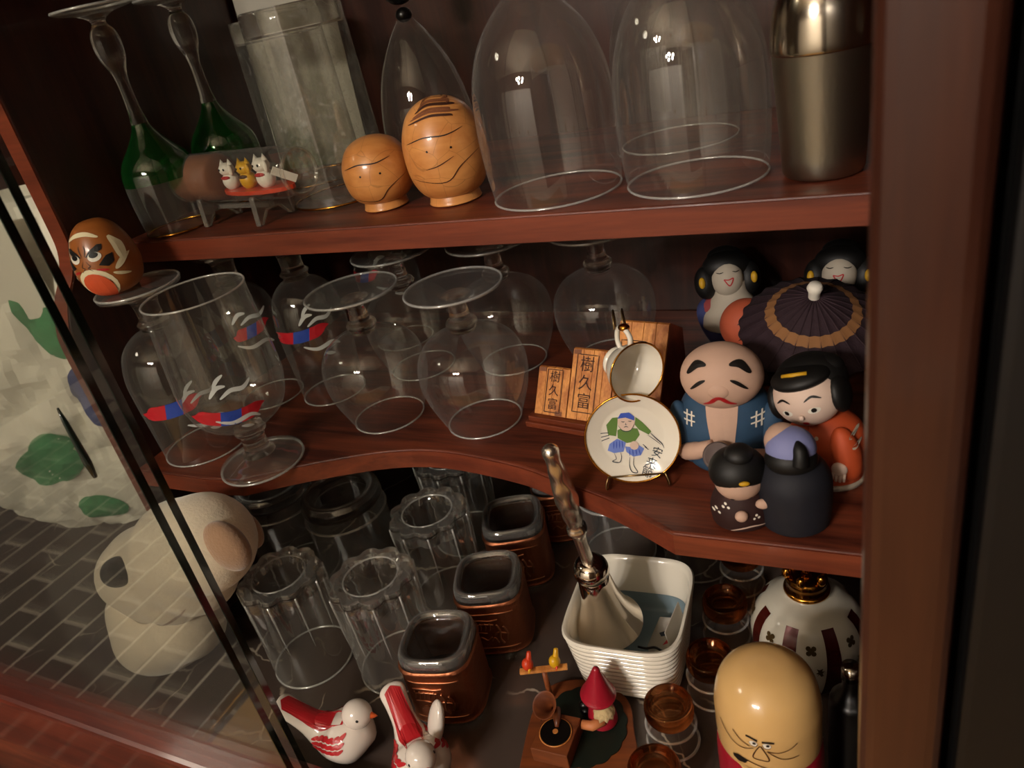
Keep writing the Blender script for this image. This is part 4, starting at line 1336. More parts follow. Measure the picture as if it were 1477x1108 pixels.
# ---- plain tumblers with thick round bases, upside down
def plain_tumbler(loc, label, H=.10, R=.0355):
    r = thing('plain_tumbler', label, 'tumbler', loc, 0, 'plain tumblers on the cabinet floor')
    obj('wall', lathe(cr([(R, .0006), (R, .03), (R * .985, .06), (R * .97, H - .012)], 4), 56), 'glass_fluted', r)
    b = cr([(0, H - .014), (R * .7, H - .0145), (R * .955, H - .012), (R * .965, H - .006), (R * .90, H - .001), (R * .80, H), (R * .70, H - .0015), (R * .62, H - .006), (R * .3, H - .0065), (0, H - .0065)], 4)
    b[0] = (0, b[0][1]); b[-1] = (0, b[-1][1])
    obj('base', lathe(b, 56), 'glass_solid', r)
    obj('base_gleam', lathe(cr([(R * .66, H - .0030), (R * .74, H + .0002), (R * .85, H + .0006), (R * .96, H - .0040)], 4), 56), 'glass_lip', r)  # pale overlay painting in the bright base
    obj('base_ring', ring((0, 0, H - .0004), R * .80, .0009, None, 56, 6), 'glass_gleam', r)
    obj('ridge', ring((0, 0, H - .022), R * .985, .0011, None, 56, 6), 'glass_gleam', r)
    obj('rim', ring((0, 0, .0009), R, .0009, None, 56, 6), 'glass_gleam', r)
plain_tumbler((-.418, .397, ZF), 'upside-down plain tumbler with thick round base behind the fluted ones')
plain_tumbler((-.4935, .395, ZF), 'upside-down plain tumbler in the dark behind the plush dog', .10, .0345)
plain_tumbler((-.205, .475, ZF), 'upside-down plain tumbler in the dark behind the bell handle', .085, .030)
plain_tumbler((-.138, .478, ZF), 'upside-down plain tumbler in the dark behind the ribbed bowl', .075, .028)

# ---- square glass cups in copper sleeves
def relief(bv, fr, par):
    """raised garden scene on the sleeve"""
    def ln(pts, wd):
        P_ = [fr.cast(bv, a, b, .0001) for a, b in cr(pts, 4)]
        obj('relief', tube(P_, wd * .62, 6), 'copper_plain', par)
    ln([(-.0185, .0165), (-.009, .0168), (.009, .0168), (.0185, .0165)], .0008)
    ln([(-.0185, -.0175), (-.009, -.0175), (.009, -.0175), (.0185, -.0175)], .0008)
    for q in range(5):
        ln([(-.015 + .0035 * q, .008), (-.0145 + .0035 * q, .0045), (-.0155 + .0035 * q, .001)], .0009)
    ln([(-.013, -.009), (-.009, -.006), (-.005, -.009), (-.001, -.006)], .0010)
    ln([(-.016, .010), (-.008, .011), (.0, .010), (.006, .011)], .0010)
    ln([(-.014, .006), (-.006, .007), (.002, .006)], .0010)
    ln([(-.016, -.002), (-.010, -.001), (-.004, -.002)], .0008)
    ln([(.004, .006), (.006, .0), (.005, -.008), (.007, -.013)], .0016)
    ln([(.009, .004), (.011, -.002), (.010, -.010)], .0014)
    ln([(.001, -.004), (.005, -.002), (.012, -.004)], .0012)
    ln([(-.002, -.010), (.001, -.007), (.003, -.012)], .0009)
def copper_cup(loc, label, rot, dark=False):
    r = thing('copper_sleeve_cup', label, 'cup', loc, rot, 'upside-down copper sleeved cups')
    H = .062; a = .0262; pw = 3.4
    sl = [(a * .995, .003), (a * 1.01, .0035), (a * 1.035, .0050), (a * 1.01, .0062), (a * 1.005, .0075), (a * 1.005, .0485), (a * 1.01, .0500), (a * 1.035, .0514), (a * 1.01, .0530), (a * .985, .0535), (a * .985, .0030), (a * .995, .003)]
    sd = lathe(sl, 96, None, (0, 0, 0), pw)
    obj('sleeve', sd, 'copper', r, angle=50)
    gl = [(a * .97, .0004), (a * .975, .003), (a * .975, .0485), (a * .97, .056)]
    obj('glass_wall', lathe(gl, 80, None, (0, 0, 0), pw), 'glass_dark', r)
    b = cr([(0, .050), (a * .9, .050), (a * .97, .0540), (a * .955, .0595), (a * .86, .0620), (a * .76, .0612), (a * .68, .0570), (a * .3, .0555), (0, .0555)], 4)
    b[0] = (0, b[0][1]); b[-1] = (0, b[-1][1])
    obj('glass_base', lathe(b, 80, None, (0, 0, 0), 3.4), 'glass_solid', r)
    obj('glass_lip', lathe(cr([(a * .74, .0600), (a * .80, .0618), (a * .88, .0626), (a * .955, .0602), (a * .975, .0560)], 4), 80, None, (0, 0, 0), 3.4), 'glass_lip', r)
    bv = bvh_of(sd)
    relief(bv, FRONT(.028), r)
copper_cup((-.2785, .3015, ZF), 'nearest copper sleeved glass cup standing in front of the others', math.radians(14))
copper_cup((-.2700, .3670, ZF), 'copper sleeved glass cup, second from the front', math.radians(20))
copper_cup((-.2800, .4360, ZF), 'copper sleeved glass cup, third from the front', math.radians(24))
copper_cup((-.2620, .4990, ZF), 'rearmost copper sleeved glass cup under the shelf edge', math.radians(24))

# ---- ribbed white bowl, its contents and the bell
BW = (-.1600, .3700)
bw = thing('ribbed_bowl', 'white ribbed square bowl with a blue-grey inside', 'bowl', (BW[0], BW[1], ZF), math.radians(4))
out_ = []
n = 11
for k in range(n):
    z0 = .002 + k * .0044
    a0 = .0345 + .0065 * (z0 / .052)
    out_ += [(a0 - .0006, z0), (a0 + .0008, z0 + .0012), (a0 + .0008, z0 + .0028), (a0 - .0006, z0 + .0040)]
wall = [(0, .0005), (.032, .0005), (.0340, .0018)] + out_ + [(.0412, .0512), (.0420, .0530), (.0410, .0545), (.0392, .0540), (.0378, .0500), (.0345, .0120), (.0320, .0085), (0, .0080)]
Ms = Matrix.Diagonal((1, 1.10, 1, 1))
obj('wall', xf(lathe(wall[:-2] , 96, None, (0, 0, 0), 4.6), Ms), 'porcelain', bw, angle=60)
obj('inner_glaze', xf(lathe([(.0352, .0240), (.0338, .0120), (.0312, .0092), (0, .0088)], 96, None, (0, 0, 0), 4.6), Ms), 'porcelain_blue', bw)
# contents
pk = thing('sweet_packet', 'crumpled white packet with red print lying in the ribbed bowl', 'packet', (-.1400, .3760, ZF + .0125), math.radians(-10))
pkd = xf(box(-.012, .010, -.016, .018, 0, .003, .0008), RX(16) @ RY(-24))
obj('wrapper', pkd, 'paper_card', pk, smooth=False)
bv = bvh_of(pkd); fr = Frame((0, 0, 0), (1, 0, 0), (0, 1, 0), (0, 0, -1))
paint('red_print', fill_shape(bv, fr, [(-.002, .010), (.005, .011), (.006, .017), (.000, .016)], .0004, 1), 'print_red', pk)
paint('black_print', fill_shape(bv, fr, [(-.006, .004), (.001, .006), (.003, .002), (-.003, .001)], .0004, 1), 'print_ink', pk)
paint('red_print', fill_shape(bv, fr, [(.001, -.006), (.006, -.004), (.006, .001), (.003, -.001)], .0004, 1), 'print_red', pk)
ct = thing('paper_slip', 'narrow beige paper slip standing against the bowl side', 'paper', (-.1285, .3755, ZF + .0180), math.radians(86))
obj('slip', xf(box(-.016, .014, -.0003, .0003, 0, .022), RX(-10)), 'paper_card', ct, smooth=False)
cl = thing('clear_wrapper', 'clear crinkled cellophane wrapper in the front of the ribbed bowl', 'wrapper', (-.1480, .3530, ZF + .0095), .3)
bm = bmesh.new()
bmesh.ops.create_grid(bm, x_segments=10, y_segments=10, size=.012)
random.seed(3)
for v in bm.verts: v.co.z = .0035 + random.uniform(-.003, .003)
bm.verts.index_update()
cd2 = ([tuple(v.co) for v in bm.verts], [tuple(v.index for v in f.verts) for f in bm.faces]); bm.free()
obj('film', cd2, 'glass_pane', cl, smooth=False)
tw = thing('twist_tie', 'black twisted tie lying on the packet in the bowl', 'tie', (-.1430, .3620, ZF + .0185), .2)
obj('wire', tube(cr([(-.012, .002, 0), (-.006, -.001, .002), (0, .001, .001), (.006, -.003, .0015), (.012, -.004, .0005)], 5), .0009, 6), 'paint_black', tw)

# hand bell lying mouth down in the bowl
bl = thing('hand_bell', 'shiny silver hand bell with a long ornate handle leaning in the bowl', 'bell', (-.1754, .3645, ZF + .0345), 0)
top = Vector((.0012, -.0375, .1755))
ax_ = top.normalized()
MB = ax_.to_track_quat('Z', 'Y').to_matrix().to_4x4()
L = top.length
bell = cr([(.0240, 0), (.0245, .0012), (.0236, .0032), (.0200, .0105), (.0160, .0220), (.0132, .0350), (.0116, .0480), (.0104, .0560), (.0078, .0600), (0, .0612)], 5)
bell[-1] = (0, .0612)
inner = [(a * .94, b - .0004 if b > .004 else b) for a, b in bell[::-1]]
obj('bell_cup', xf(lathe(bell, 64), MB), 'silver', bl)
obj('collar', xf(lathe(cr([(0, .0580), (.0098, .0585), (.0120, .0635), (.0106, .0695), (.0062, .0735), (0, .0740)], 5), 40), MB), 'silver', bl)
hp = []
for k in range(61):
    t = k / 60; z = .070 + (L - .070) * t
    base_r = .0042 + .0026 * math.exp(-((t - .62) / .20) ** 2) + .0005 * t
    orn = .00028 * math.sin(t * 46) * (1 if t > .38 else .15) + (.0022 * math.exp(-((t - .34) / .03) ** 2))
    hp.append((base_r + orn, z))
hp = [(0, .070)] + hp + [(.0032, L + .002), (0, L + .0035)]
obj('handle', xf(lathe(hp, 32, lambda q, z, a: q * (1 + (.06 * math.sin(4 * a) * math.sin(z * 330) if z > .10 else 0))), MB), 'silver_satin', bl)

# ---- gnome at the gramophone
gn = thing('gnome_ornament', 'wooden ornament of a red-capped gnome beside a gramophone and two birds', 'ornament', (-.1790, .2945, ZF), math.radians(14))
pq = [(-.036, -.032), (-.034, .012), (-.026, .034), (-.010, .042), (.012, .040), (.030, .028), (.036, .008), (.034, -.030)]
pq = cr(pq + [pq[0]], 5)[:-1]
obj('plaque', prism(pq, 0, .005, 'Z', .0008), 'wood_toy', gn, smooth=False)
sc_ = []
for k in range(96):
    a = TAU * k / 96
    rr = 1 + .045 * abs(math.sin(8 * a))
    sc_.append((.003 + .0285 * rr * math.cos(a), .004 + .030 * rr * math.sin(a)))
obj('felt', prism(sc_, .0051, .0060, 'Z'), 'toy_green', gn, smooth=False)
gb = obj('gramophone_box', xf(box(-.0125, .0125, -.0145, .0145, 0, .0125, .0006), T(-.0115, -.0115, .006) @ RZ(-12)), 'wood_toy', gn, smooth=False)
obj('record', lathe([(0, 0), (.0100, 0), (.0100, .0010), (0, .0010)], 40, None, (-.0115, -.0115, .0187)), 'record', gb, smooth=False)
obj('record_label', lathe([(0, 0), (.0018, 0), (.0018, .0004), (0, .0004)], 20, None, (-.0115, -.0115, .0198)), 'wood_box', gb, smooth=False)
obj('turntable_ring', ring((-.0115, -.0115, .0190), .0104, .0005, None, 40, 6), 'wood_box', gb)
hn = xf(lathe(cr([(.0015, 0), (.0020, .006), (.0042, .012), (.0085, .017), (.0088, .0174), (.0078, .0168), (.0038, .0122), (.0014, .006)], 4), 24), T(-.012, .0045, .0200) @ RX(28) @ RY(-18))
obj('horn', hn, 'wood_toy', gn)
obj('tonearm', tube([(-.012, .0050, .0210), (-.0110, -.0035, .0215), (-.0108, -.0085, .0205)], [.0022, .0026, .0012], 10), 'wood_toy', gn)
obj('post', lathe([(0, .005), (.0022, .005), (.0018, .0330), (0, .0330)], 12, None, (-.022, .026, 0)), 'wood_toy', gn)
obj('perch', xf(box(-.0165, .0165, -.0022, .0022, 0, .0022, .0004), T(-.022, .026, .0330) @ RZ(8)), 'wood_box', gn, smooth=False)
def toy_bird(x, y, mat, face):
    b = obj('bird', xf(join(ellipsoid((0, 0, .0048), (.0040, .0042, .0048), 18, 12)), T(x, y, .0352)), mat, gn)
    obj('tail', xf(lathe([(.0022, 0), (.0015, .007), (0, .0078)], 10), T(x + .001 * face, y + .001, .0425) @ RX(-12) @ RY(10 * face)), mat, b)
    obj('beak', xf(lathe([(.0012, 0), (0, .0035)], 10), T(x + .0016 * face, y - .0034, .0385) @ RX(95)), 'toy_scarlet' if mat == 'toy_yellow' else 'toy_yellow', b)
toy_bird(-.0320, .0250, 'toy_scarlet', 1)
toy_bird(-.0135, .0275, 'toy_yellow', 1)
gx, gy = .0165, .0085
obj('gnome_body', lathe(cr([(0, .006), (.0085, .006), (.0098, .010), (.0080, .020), (.0060, .026), (0, .027)], 4), 28, None, (gx, gy, 0)), 'toy_red', gn)
obj('gnome_head', ellipsoid((gx, gy, .0265), (.0078, .0078, .0070), 20, 12), 'toy_red', gn)
obj('cap', xf(lathe(cr([(0, -.001), (.0100, -.001), (.0118, .0005), (.0105, .0030), (.0066, .0130), (.0030, .0235), (.0018, .0265), (0, .0275)], 4), 28), T(gx, gy, .0315) @ RX(4) @ RY(5)), 'toy_red', gn)
obj('beard', xf(lathe(cr([(0, 0), (.0062, .0), (.0068, .004), (.0035, .008), (0, .009)], 3), 20, lambda q, z, a: q * (1 + .18 * math.sin(9 * a))), T(gx + .003, gy - .0065, .0200)), 'toy_fur', gn)
obj('arm', tube([(gx + .002, gy - .0070, .0150), (gx - .006, gy - .0105, .0135), (gx - .0125, gy - .0095, .0135)], [.0034, .0034, .0030], 12), 'toy_skin', gn)
for z in (.0155, .0090):
    obj('shoe', ellipsoid((gx - .0120, gy + .004, z), (.0036, .0032, .0032), 16, 10), 'record', gn)

# ---- amber shot glasses, upside down
def shot_glass(x, y, label, s=1.0):
    r = thing('shot_glass', label, 'glass', (x, y, ZF), 0, 'amber bottomed shot glasses')
    obj('wall', lathe([(a * s, b * s) for a, b in cr([(.0165, .0006), (.0162, .010), (.0150, .022), (.0144, .030)], 4)], 40), 'glass_thin', r)
    b = [(a * s, z * s) for a, z in cr([(0, .0215), (.0105, .0220), (.0148, .0250), (.0156, .0310), (.0150, .0352), (.0130, .0362), (.0112, .0345), (.0080, .0315), (0, .0305)], 4)]
    b[0] = (0, b[0][1]); b[-1] = (0, b[-1][1])
    obj('base', lathe(b, 44), 'glass_solid_amber', r, label='thick amber glass base')
    obj('rim', ring((0, 0, .0010), .0165 * s, .0010, None, 44, 6), 'glass_gleam', r)
    obj('ridge', ring((0, 0, .0170 * s), .0158 * s, .0009, None, 44, 6), 'glass_gleam', r)
shot_glass(-.1020, .4040, 'amber bottomed shot glass beside the porcelain crown bottle')
shot_glass(-.1020, .3520, 'amber bottomed shot glass at the right corner of the ribbed bowl')
shot_glass(-.1190, .3090, 'amber bottomed shot glass in front of the ribbed bowl corner')
shot_glass(-.1160, .2640, 'nearest amber bottomed shot glass beside the gnome ornament', 1.02)
shot_glass(-.1000, .4580, 'amber bottomed shot glass at the back, farthest of the row')

# ---- porcelain crown bottle
cw = thing('crown_bottle', 'white porcelain bottle with maroon stripes, dark emblems and a gold crown stopper', 'bottle', (-.0450, .390, ZF), face_cam(-.045, .39, 3))
lob = lambda q, z, a: q * (1 + (.035 * abs(math.cos(4 * a)) if .005 < z < .060 else 0))
bp = cr([(0, 0), (.022, 0), (.0260, .002), (.0310, .012), (.0345, .028), (.0345, .042), (.0300, .055), (.0215, .064), (.0135, .068), (.0118, .070), (0, .0705)], 5)
bp[0] = (0, 0); bp[-1] = (0, .0705)
bd = lathe(bp, 96, lob)
obj('body', bd, 'crown_white', cw)
bv = bvh_of(bd)
def around(a, zs, wd, m, name):
    V, F = [], []
    ca, sa = math.cos(a), math.sin(a)
    for q, z in enumerate(zs):
        for k in range(5):
            off = (k / 4 - .5) * wd * (.62 + .38 * (1 - q / (len(zs) - 1)))
            o = Vector((ca * .08 - sa * off, sa * .08 + ca * off, z))
            h = bv.ray_cast(o, Vector((-ca, -sa, 0)))
            p = h[0] if h[0] is not None else Vector((0, 0, z))
            V.append(tuple(p + (h[1] if h[1] is not None else Vector((ca, sa, 0))) * .0004))
    for q in range(len(zs) - 1):
        for k in range(4):
            F.append((q * 5 + k, q * 5 + k + 1, q * 5 + k + 6, q * 5 + k + 5))
    obj(name, (V, F), m, cw)
for k in range(8):
    a = math.radians(-90 + 22.5 + 45 * k)
    around(a, [.006 + .054 * q / 14 for q in range(15)], .0125, 'maroon', 'stripe')
def emblem(a, z, kind):
    ca, sa = math.cos(a), math.sin(a)
    fr = Frame((0, 0, z), (-sa, ca, 0), (0, 0, 1), (-ca, -sa, 0))
    if kind == 0:
        d = join(*[fill_shape(bv, fr, oval(.0019 * dx, .0019 * dz, .0016, .0016, 0, 8), .0004, 0) for dx, dz in ((-.8, .8), (.8, .8), (-.8, -.8), (.8, -.8))], fill_shape(bv, fr, oval(0, 0, .0013, .0013, 0, 8), .0005, 0))
    else:
        d = fill_shape(bv, fr, [(-.0022, -.0035), (-.0005, -.0015), (.0005, -.0038), (.0020, -.0030), (.0012, -.0005), (.0028, .0012), (.0010, .0012), (.0016, .0036), (-.0004, .0026), (-.0022, .0036), (-.0012, .0008), (-.0028, -.0004), (-.0010, -.0012)], .0004, 0)
    o = paint('emblem', d, 'emblem_bronze', cw)
for k in range(8):
    a = math.radians(-90 + 45 * k)
    emblem(a, .050, 0)
    emblem(a - .14, .034, 1); emblem(a + .14, .034, 1)
obj('stopper_ring', lathe(cr([(.0122, .0690), (.0140, .0700), (.0142, .0720), (.0124, .0735)], 4), 40), 'gold', cw)
obj('stopper', lathe(cr([(0, .0690), (.0118, .0705), (.0124, .0760), (.0128, .0800), (.0100, .0830), (0, .0835)], 4), 32), 'gold_dark', cw)
for k in range(6):
    a = TAU * k / 6 + .2
    obj('crown_point', ellipsoid((.0122 * math.cos(a), .0122 * math.sin(a), .0855), (.0030, .0030, .0045), 12, 8), 'gold', cw)
obj('crown_orb', ellipsoid((0, 0, .0865), (.0036, .0036, .0045), 14, 10), 'gold', cw)

# ---- tall wooden doll with an egg-shaped bald head
em = thing('bald_doll', 'tall cream wooden doll with a dome-shaped bald head and drawn sour face', 'doll', (-.0520, .2740, ZF), face_cam(-.052, .274, -10))
bp = cr([(0, .070), (.0235, .0705), (.0262, .078), (.0266, .095), (.0262, .106), (.0228, .1185), (.0145, .1262), (.0062, .1287), (0, .1290)], 6)
bp[0] = (0, .070); bp[-1] = (0, .1290)
hd = lathe(bp, 56)
obj('head', hd, 'egg_cream', em)
bdp = cr([(0, 0), (.021, 0), (.0250, .003), (.0268, .020), (.0272, .060), (.0268, .074), (.0262, .079)], 5); bdp[0] = (0, 0)
bdd = lathe(bdp, 56)
obj('kimono', bdd, 'toy_red', em)
bv = bvh_of(hd, bdd); fr = FRONT(.100)
def E_(name, pts, wd, m='paint_brown', taper=False): paint(name, stroke(bv, fr, pts, wd, .0005, taper=taper), m, em)
E_('eyebrow', [(-.0065, .0055), (-.0040, .0050), (-.0010, .0042)], .0011, 'paint_black')
E_('eyebrow', [(.0010, .0040), (.0040, .0042), (.0066, .0040)], .0011, 'paint_black')
for x in (-.0030, .0032):
    paint('eye_white', fill_shape(bv, fr, oval(x, .0018, .0020, .0017), .0005, 1), 'paint_white', em)
    E_('eye_outline', [(x - .0020, .0022), (x - .0010, .0002), (x + .0010, .0000), (x + .0021, .0020)], .0004)
    paint('pupil', fill_shape(bv, fr, oval(x + .0005, .0024, .0008, .0008), .0008, 0), 'paint_black', em)
E_('nose', [(.0, .0010), (-.0022, -.0035), (-.0035, -.0088), (.0, -.0095), (.0038, -.0092), (.0030, -.0050), (.0004, .0010)], .0006)
E_('wrinkle', [(-.0200, .0040), (-.0150, -.0030), (-.0090, -.0048), (-.0030, -.0015)], .0005)
E_('wrinkle', [(-.0130, .0045), (-.0090, .0005), (-.0050, -.0012)], .0005)
E_('wrinkle', [(.0030, -.0020), (.0080, -.0030), (.0130, -.0015), (.0165, .0018)], .0005)
E_('wrinkle', [(.0035, -.0025), (.0090, -.0072), (.0130, -.0082), (.0170, -.0078)], .0005)
paint('mouth', fill_shape(bv, fr, [(-.0140, -.0140), (-.0110, -.0120), (-.0060, -.0128), (-.0075, -.0160), (-.0110, -.0172), (-.0135, -.0160)], .0006), 'paint_black', em)
E_('lip_line', [(-.0065, -.0130), (.0, -.0145), (.0090, -.0165)], .0007)
paint('neckline', fill_shape(bv, fr, [(-.012, -.0185), (.012, -.0185), (.006, -.026), (0, -.034), (-.006, -.026)], .0006), 'egg_cream', em)

# ---- dark slender bottle at the right edge
sb = thing('slim_bottle', 'slim dark glass bottle standing against the right post', 'bottle', (-.0150, .318, ZF), 0)
obj('body', lathe(cr([(0, 0), (.0105, 0), (.0115, .003), (.0115, .055), (.0090, .064), (.0045, .071), (.0042, .080)], 4), 36), 'record', sb)
obj('cap', lathe([(0, .088), (.0048, .088), (.0050, .079), (.0046, .079)], 24), 'steel_bright', sb)

# ---- two red and white porcelain birds
def porcelain_bird(loc, rz, label, wing=False):
    b = thing('porcelain_bird', label, 'bird', loc, rz, 'red and white porcelain birds')
    # skinned body from breast to upturned tail, head towards +X
    rows = [(.0225, .0110, .0010, .0010), (.0210, .0125, .0085, .0090), (.0150, .0150, .0165, .0155), (.0060, .0165, .0195, .0170), (-.0040, .0175, .0175, .0158), (-.0120, .0215, .0125, .0125), (-.0200, .0290, .0085, .0088), (-.0280, .0385, .0082, .0062), (-.0345, .0460, .0088, .0040), (-.0372, .0490, .0050, .0024), (-.0378, .0496, .0008, .0008)]
    rows = cr([(a, 0, b_, c, d) for a, b_, c, d in rows], 3)
    V, F = [], []
    seg = 24
    for i, (x, _, z, ry, rz_) in enumerate(rows):
        j0, j1 = rows[max(i - 1, 0)], rows[min(i + 1, len(rows) - 1)]
        t = Vector((j1[0] - j0[0], 0, j1[2] - j0[2])).normalized()
        nrm = Vector((-t.z, 0, t.x))
        if nrm.z < 0: nrm = -nrm
        for k in range(seg):
            a = TAU * k / seg
            p = Vector((x, math.cos(a) * abs(ry), z + .002)) + nrm * math.sin(a) * abs(rz_)
            V.append(tuple(p))
    for i in range(len(rows) - 1):
        for k in range(seg):
            k2 = (k + 1) % seg
            F.append((i * seg + k, i * seg + k2, (i + 1) * seg + k2, (i + 1) * seg + k))
    zmin = min(v[2] for v in V)
    V = [(v[0], v[1], v[2] - zmin) for v in V]
    bd = (V, F)
    obj('body', bd, 'bird_white', b)
    hd = ellipsoid((.0185, 0, .0385), (.0105, .0098, .0100), 24, 16)
    obj('head', hd, 'bird_white', b)
    obj('beak', xf(lathe([(.0026, 0), (.0014, .003), (0, .0055)], 12), T(.0280, 0, .0375) @ RY(95)), 'beak_orange', b)
    bv = bvh_of(bd)
    for s in (-1, 1):
        fr = Frame((0, 0, 0), (1, 0, 0), (0, 0, 1), (0, -s, 0))
        obj('eye', ellipsoid((.0225, s * .0082, .0415), (.0011, .0008, .0011), 10, 8), 'paint_black', b)
        for q in range(6):
            for r_ in range(3):
                x = -.0140 + q * .0042 + r_ * .0008
                z = .0195 + r_ * .0034 + q * .0006
                paint('feather_stroke', stroke(bv, fr, [(x - .0030, z - .0010), (x, z), (x + .0032, z + .0016)], .0023, .0005), 'bird_red', b)
    ft = Frame((0, 0, .08), (1, 0, 0), (0, 1, 0), (0, 0, -1))
    paint('back_patch', fill_shape(bv, ft, [(.0080, -.0050), (.0090, .0050), (-.0080, .0080), (-.0200, .0060), (-.0320, .0055), (-.0345, 0), (-.0320, -.0055), (-.0200, -.0060), (-.0080, -.0080)], .0004), 'bird_red', b)
    if wing:
        obj('wing', xf(ellipsoid((0, 0, 0), (.0085, .0048, .0165), 24, 16), T(-.004, .0175, .0330) @ RX(-24) @ RY(-8)), 'bird_white', b)
        obj('wing_patch', xf(ellipsoid((0, 0, 0), (.0050, .0040, .0105), 20, 14), T(-.004, .0158, .0300) @ RX(-24) @ RY(-8)), 'bird_red', b)
    return b
porcelain_bird((-.3330, .2400, ZF), math.radians(14), 'red and white porcelain bird facing right with its tail at the glass door')
porcelain_bird((-.2690, .2405, ZF), math.radians(-40), 'red and white porcelain bird with upturned tail in front of the nearest copper cup', True)

# ---- plush dog
dg = thing('plush_dog', 'cream plush dog with black nose and brown ears sitting behind the glass door', 'plush toy', (-.530, .268, ZF))
def meta(name, balls):
    mb = bpy.data.metaballs.new(name)
    mb.resolution = .0035; mb.threshold = .12
    for c, r_ in balls:
        e = mb.elements.new(); e.co = c; e.radius = r_ * 1.13
    o = bpy.data.objects.new(name, mb); COL.objects.link(o)
    bpy.context.view_layer.update()
    dgp = bpy.context.evaluated_depsgraph_get()
    me = bpy.data.meshes.new_from_object(o.evaluated_get(dgp))
    V = [tuple(v.co) for v in me.vertices]; F = [tuple(p.vertices) for p in me.polygons]
    bpy.data.objects.remove(o)
    return V, F
bdv = meta('dog_body', (((-.004, .000, .038), .040), ((.014, .000, .048), .040), ((.040, .0, .058), .034), ((-.004, .0, .062), .034)))
zmn = min(v[2] for v in bdv[0])
bdv = ([(v[0], v[1], max(v[2], .0)) for v in bdv[0]], bdv[1])
obj('body', bdv, 'plush', dg)
hdv = meta('dog_head', (((.1080, 0, .1500), .040), ((.0820, 0, .1420), .040), ((.0560, 0, .1260), .038), ((.0300, 0, .1140), .037), ((.0100, 0, .1040), .033), ((.0820, 0, .1180), .035), ((.0500, 0, .1000), .034), ((.0240, 0, .0900), .030)))
obj('head', hdv, 'plush', dg)
bv = bvh_of(hdv)
view = Vector((-.7773, .3830, -.4991))      # nose sits on the near side of the muzzle
h = bv.ray_cast(Vector((0, 0, CAM_Z)) - Vector((-.530, .268, ZF)), view)
pn = h[0] if h[0] is not None else Vector((.0, -.03, .11))
obj('nose', ellipsoid(tuple(pn - view * .003), (.0118, .0112, .0106), 24, 16), 'plush_nose', dg)
fr = Frame((0, 0, 0), (1, 0, 0), (0, 0, 1), (0, 1, 0))
h = bv.ray_cast(Vector((0, 0, CAM_Z)) - Vector((-.530, .268, ZF)), Vector((-.7380, .4330, -.4930)).normalized())
p = h[0] if h[0] is not None else fr.cast(bv, .076, .158, 0)
obj('eye', ellipsoid(tuple(p), (.0028, .0024, .0024), 14, 10), 'plush_nose', dg)
obj('mouth_seam', stroke(bv, fr, [(.004, .080), (.024, .076), (.050, .082), (.076, .096), (.096, .112)], .0022, .0006), 'plush_brown', dg)
obj('ear', xf(ellipsoid((0, 0, 0), (.0165, .0105, .0195), 28, 18), T(.1420, -.008, .1600) @ RY(-18)), 'plush_brown', dg)
obj('ear', xf(ellipsoid((0, 0, 0), (.0140, .0090, .0170), 28, 18), T(.1180, .026, .1420) @ RY(-20)), 'plush_brown', dg)

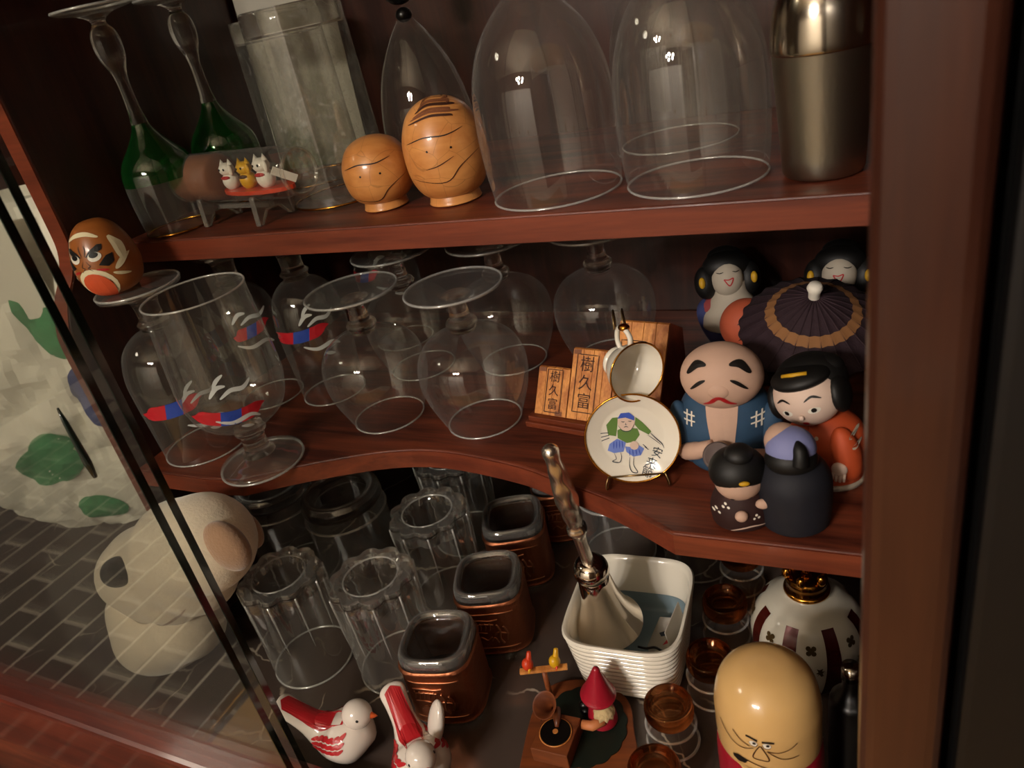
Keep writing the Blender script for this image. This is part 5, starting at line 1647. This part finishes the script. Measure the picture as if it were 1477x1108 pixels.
# ---- paper bag with painted spots, in the left compartment
bg = thing('paper_bag', 'crumpled white paper bag with green and blue spots left of the dividing panel', 'bag', (-.800, .445, ZF), math.radians(20))
random.seed(11)
nz, nu = 70, 128
V, F = [], []
for i in range(nz + 1):
    t = i / nz
    z = .36 * t
    hw = .105 + .030 * math.sin(min(t * 1.5, 1) * 1.57) - .015 * max(0, t - .7)
    hd_ = .052 + .012 * math.sin(t * 3.1) - .020 * max(0, t - .6)
    rnd = max(0, 1 - t / .16)
    hw *= 1 - .38 * rnd ** 2; hd_ *= 1 - .30 * rnd ** 2
    for k in range(nu):
        a = TAU * k / nu
        pw = 5.0
        f = (abs(math.cos(a)) ** pw + abs(math.sin(a)) ** pw) ** (-1 / pw)
        x = hw * f * math.cos(a); y = hd_ * f * math.sin(a)
        q_ = Vector((x * 26, y * 26, z * 20))
        vd = noise.voronoi(Vector((x * 22 + 3, y * 22, z * 17)) + noise.noise_vector(q_ * .6) * .35)[0]
        d = .008 * abs(noise.noise(q_)) + .0130 * min(vd[1] - vd[0], .75) - .004 * abs(noise.noise(q_ * 2.3))
        V.append((x + math.cos(a) * d, y + math.sin(a) * d * 1.3, z))
for i in range(nz):
    for k in range(nu):
        k2 = (k + 1) % nu
        F.append((i * nu + k, i * nu + k2, (i + 1) * nu + k2, (i + 1) * nu + k))
F.append(tuple(range(nu)))
bgd = (V, F)
obj('bag_wall', bgd, 'paper', bg, angle=13)
bv = bvh_of(bgd); fr = FRONT(0)
for x, z, rx, rz_, rot, m in ((-.006, .100, .040, .024, 12, 'bag_green'), (.008, .122, .030, .016, 18, 'bag_green'), (.018, .034, .026, .017, -12, 'bag_green'),
                               (.092, .068, .018, .028, -20, 'bag_blue'), (.082, .170, .022, .034, 10, 'bag_blue'), (.105, .236, .034, .022, 22, 'bag_green'), (.064, .258, .020, .046, 10, 'bag_green'), (-.085, .165, .020, .024, 0, 'bag_blue')):
    paint('spot', fill_shape(bv, fr, oval(x, z, rx, rz_, rot, 26), .0010, 15), m, bg)
fp = xf(box(-.080, .075, -.0012, .0012, -.05, .05, .0008), T(.012, -.066, .305) @ RX(6))
obj('folded_flap', fp, 'paper', bg, smooth=False)

# ---- stacked clear dishes at the far left
for q, (z, lab) in enumerate(((.0, 'lower clear glass dish left of the paper bag'), (.030, 'upper clear glass dish left of the paper bag'))):
    d = thing('glass_dish', lab, 'dish', (-1.020, .450, ZF + z), 0, 'glass dishes in the left compartment')
    obj('wall', lathe(cr([(.040, .0005), (.050, .006), (.068, .026), (.075, .045)], 4), 48), 'glass_thin', d)
    obj('base', lathe([(0, .0004), (.040, .0004), (.042, .003), (0, .003)], 40), 'glass_solid', d)
    obj('rim', ring((0, 0, .045), .075, .0016, None, 56, 8), 'porcelain', d)
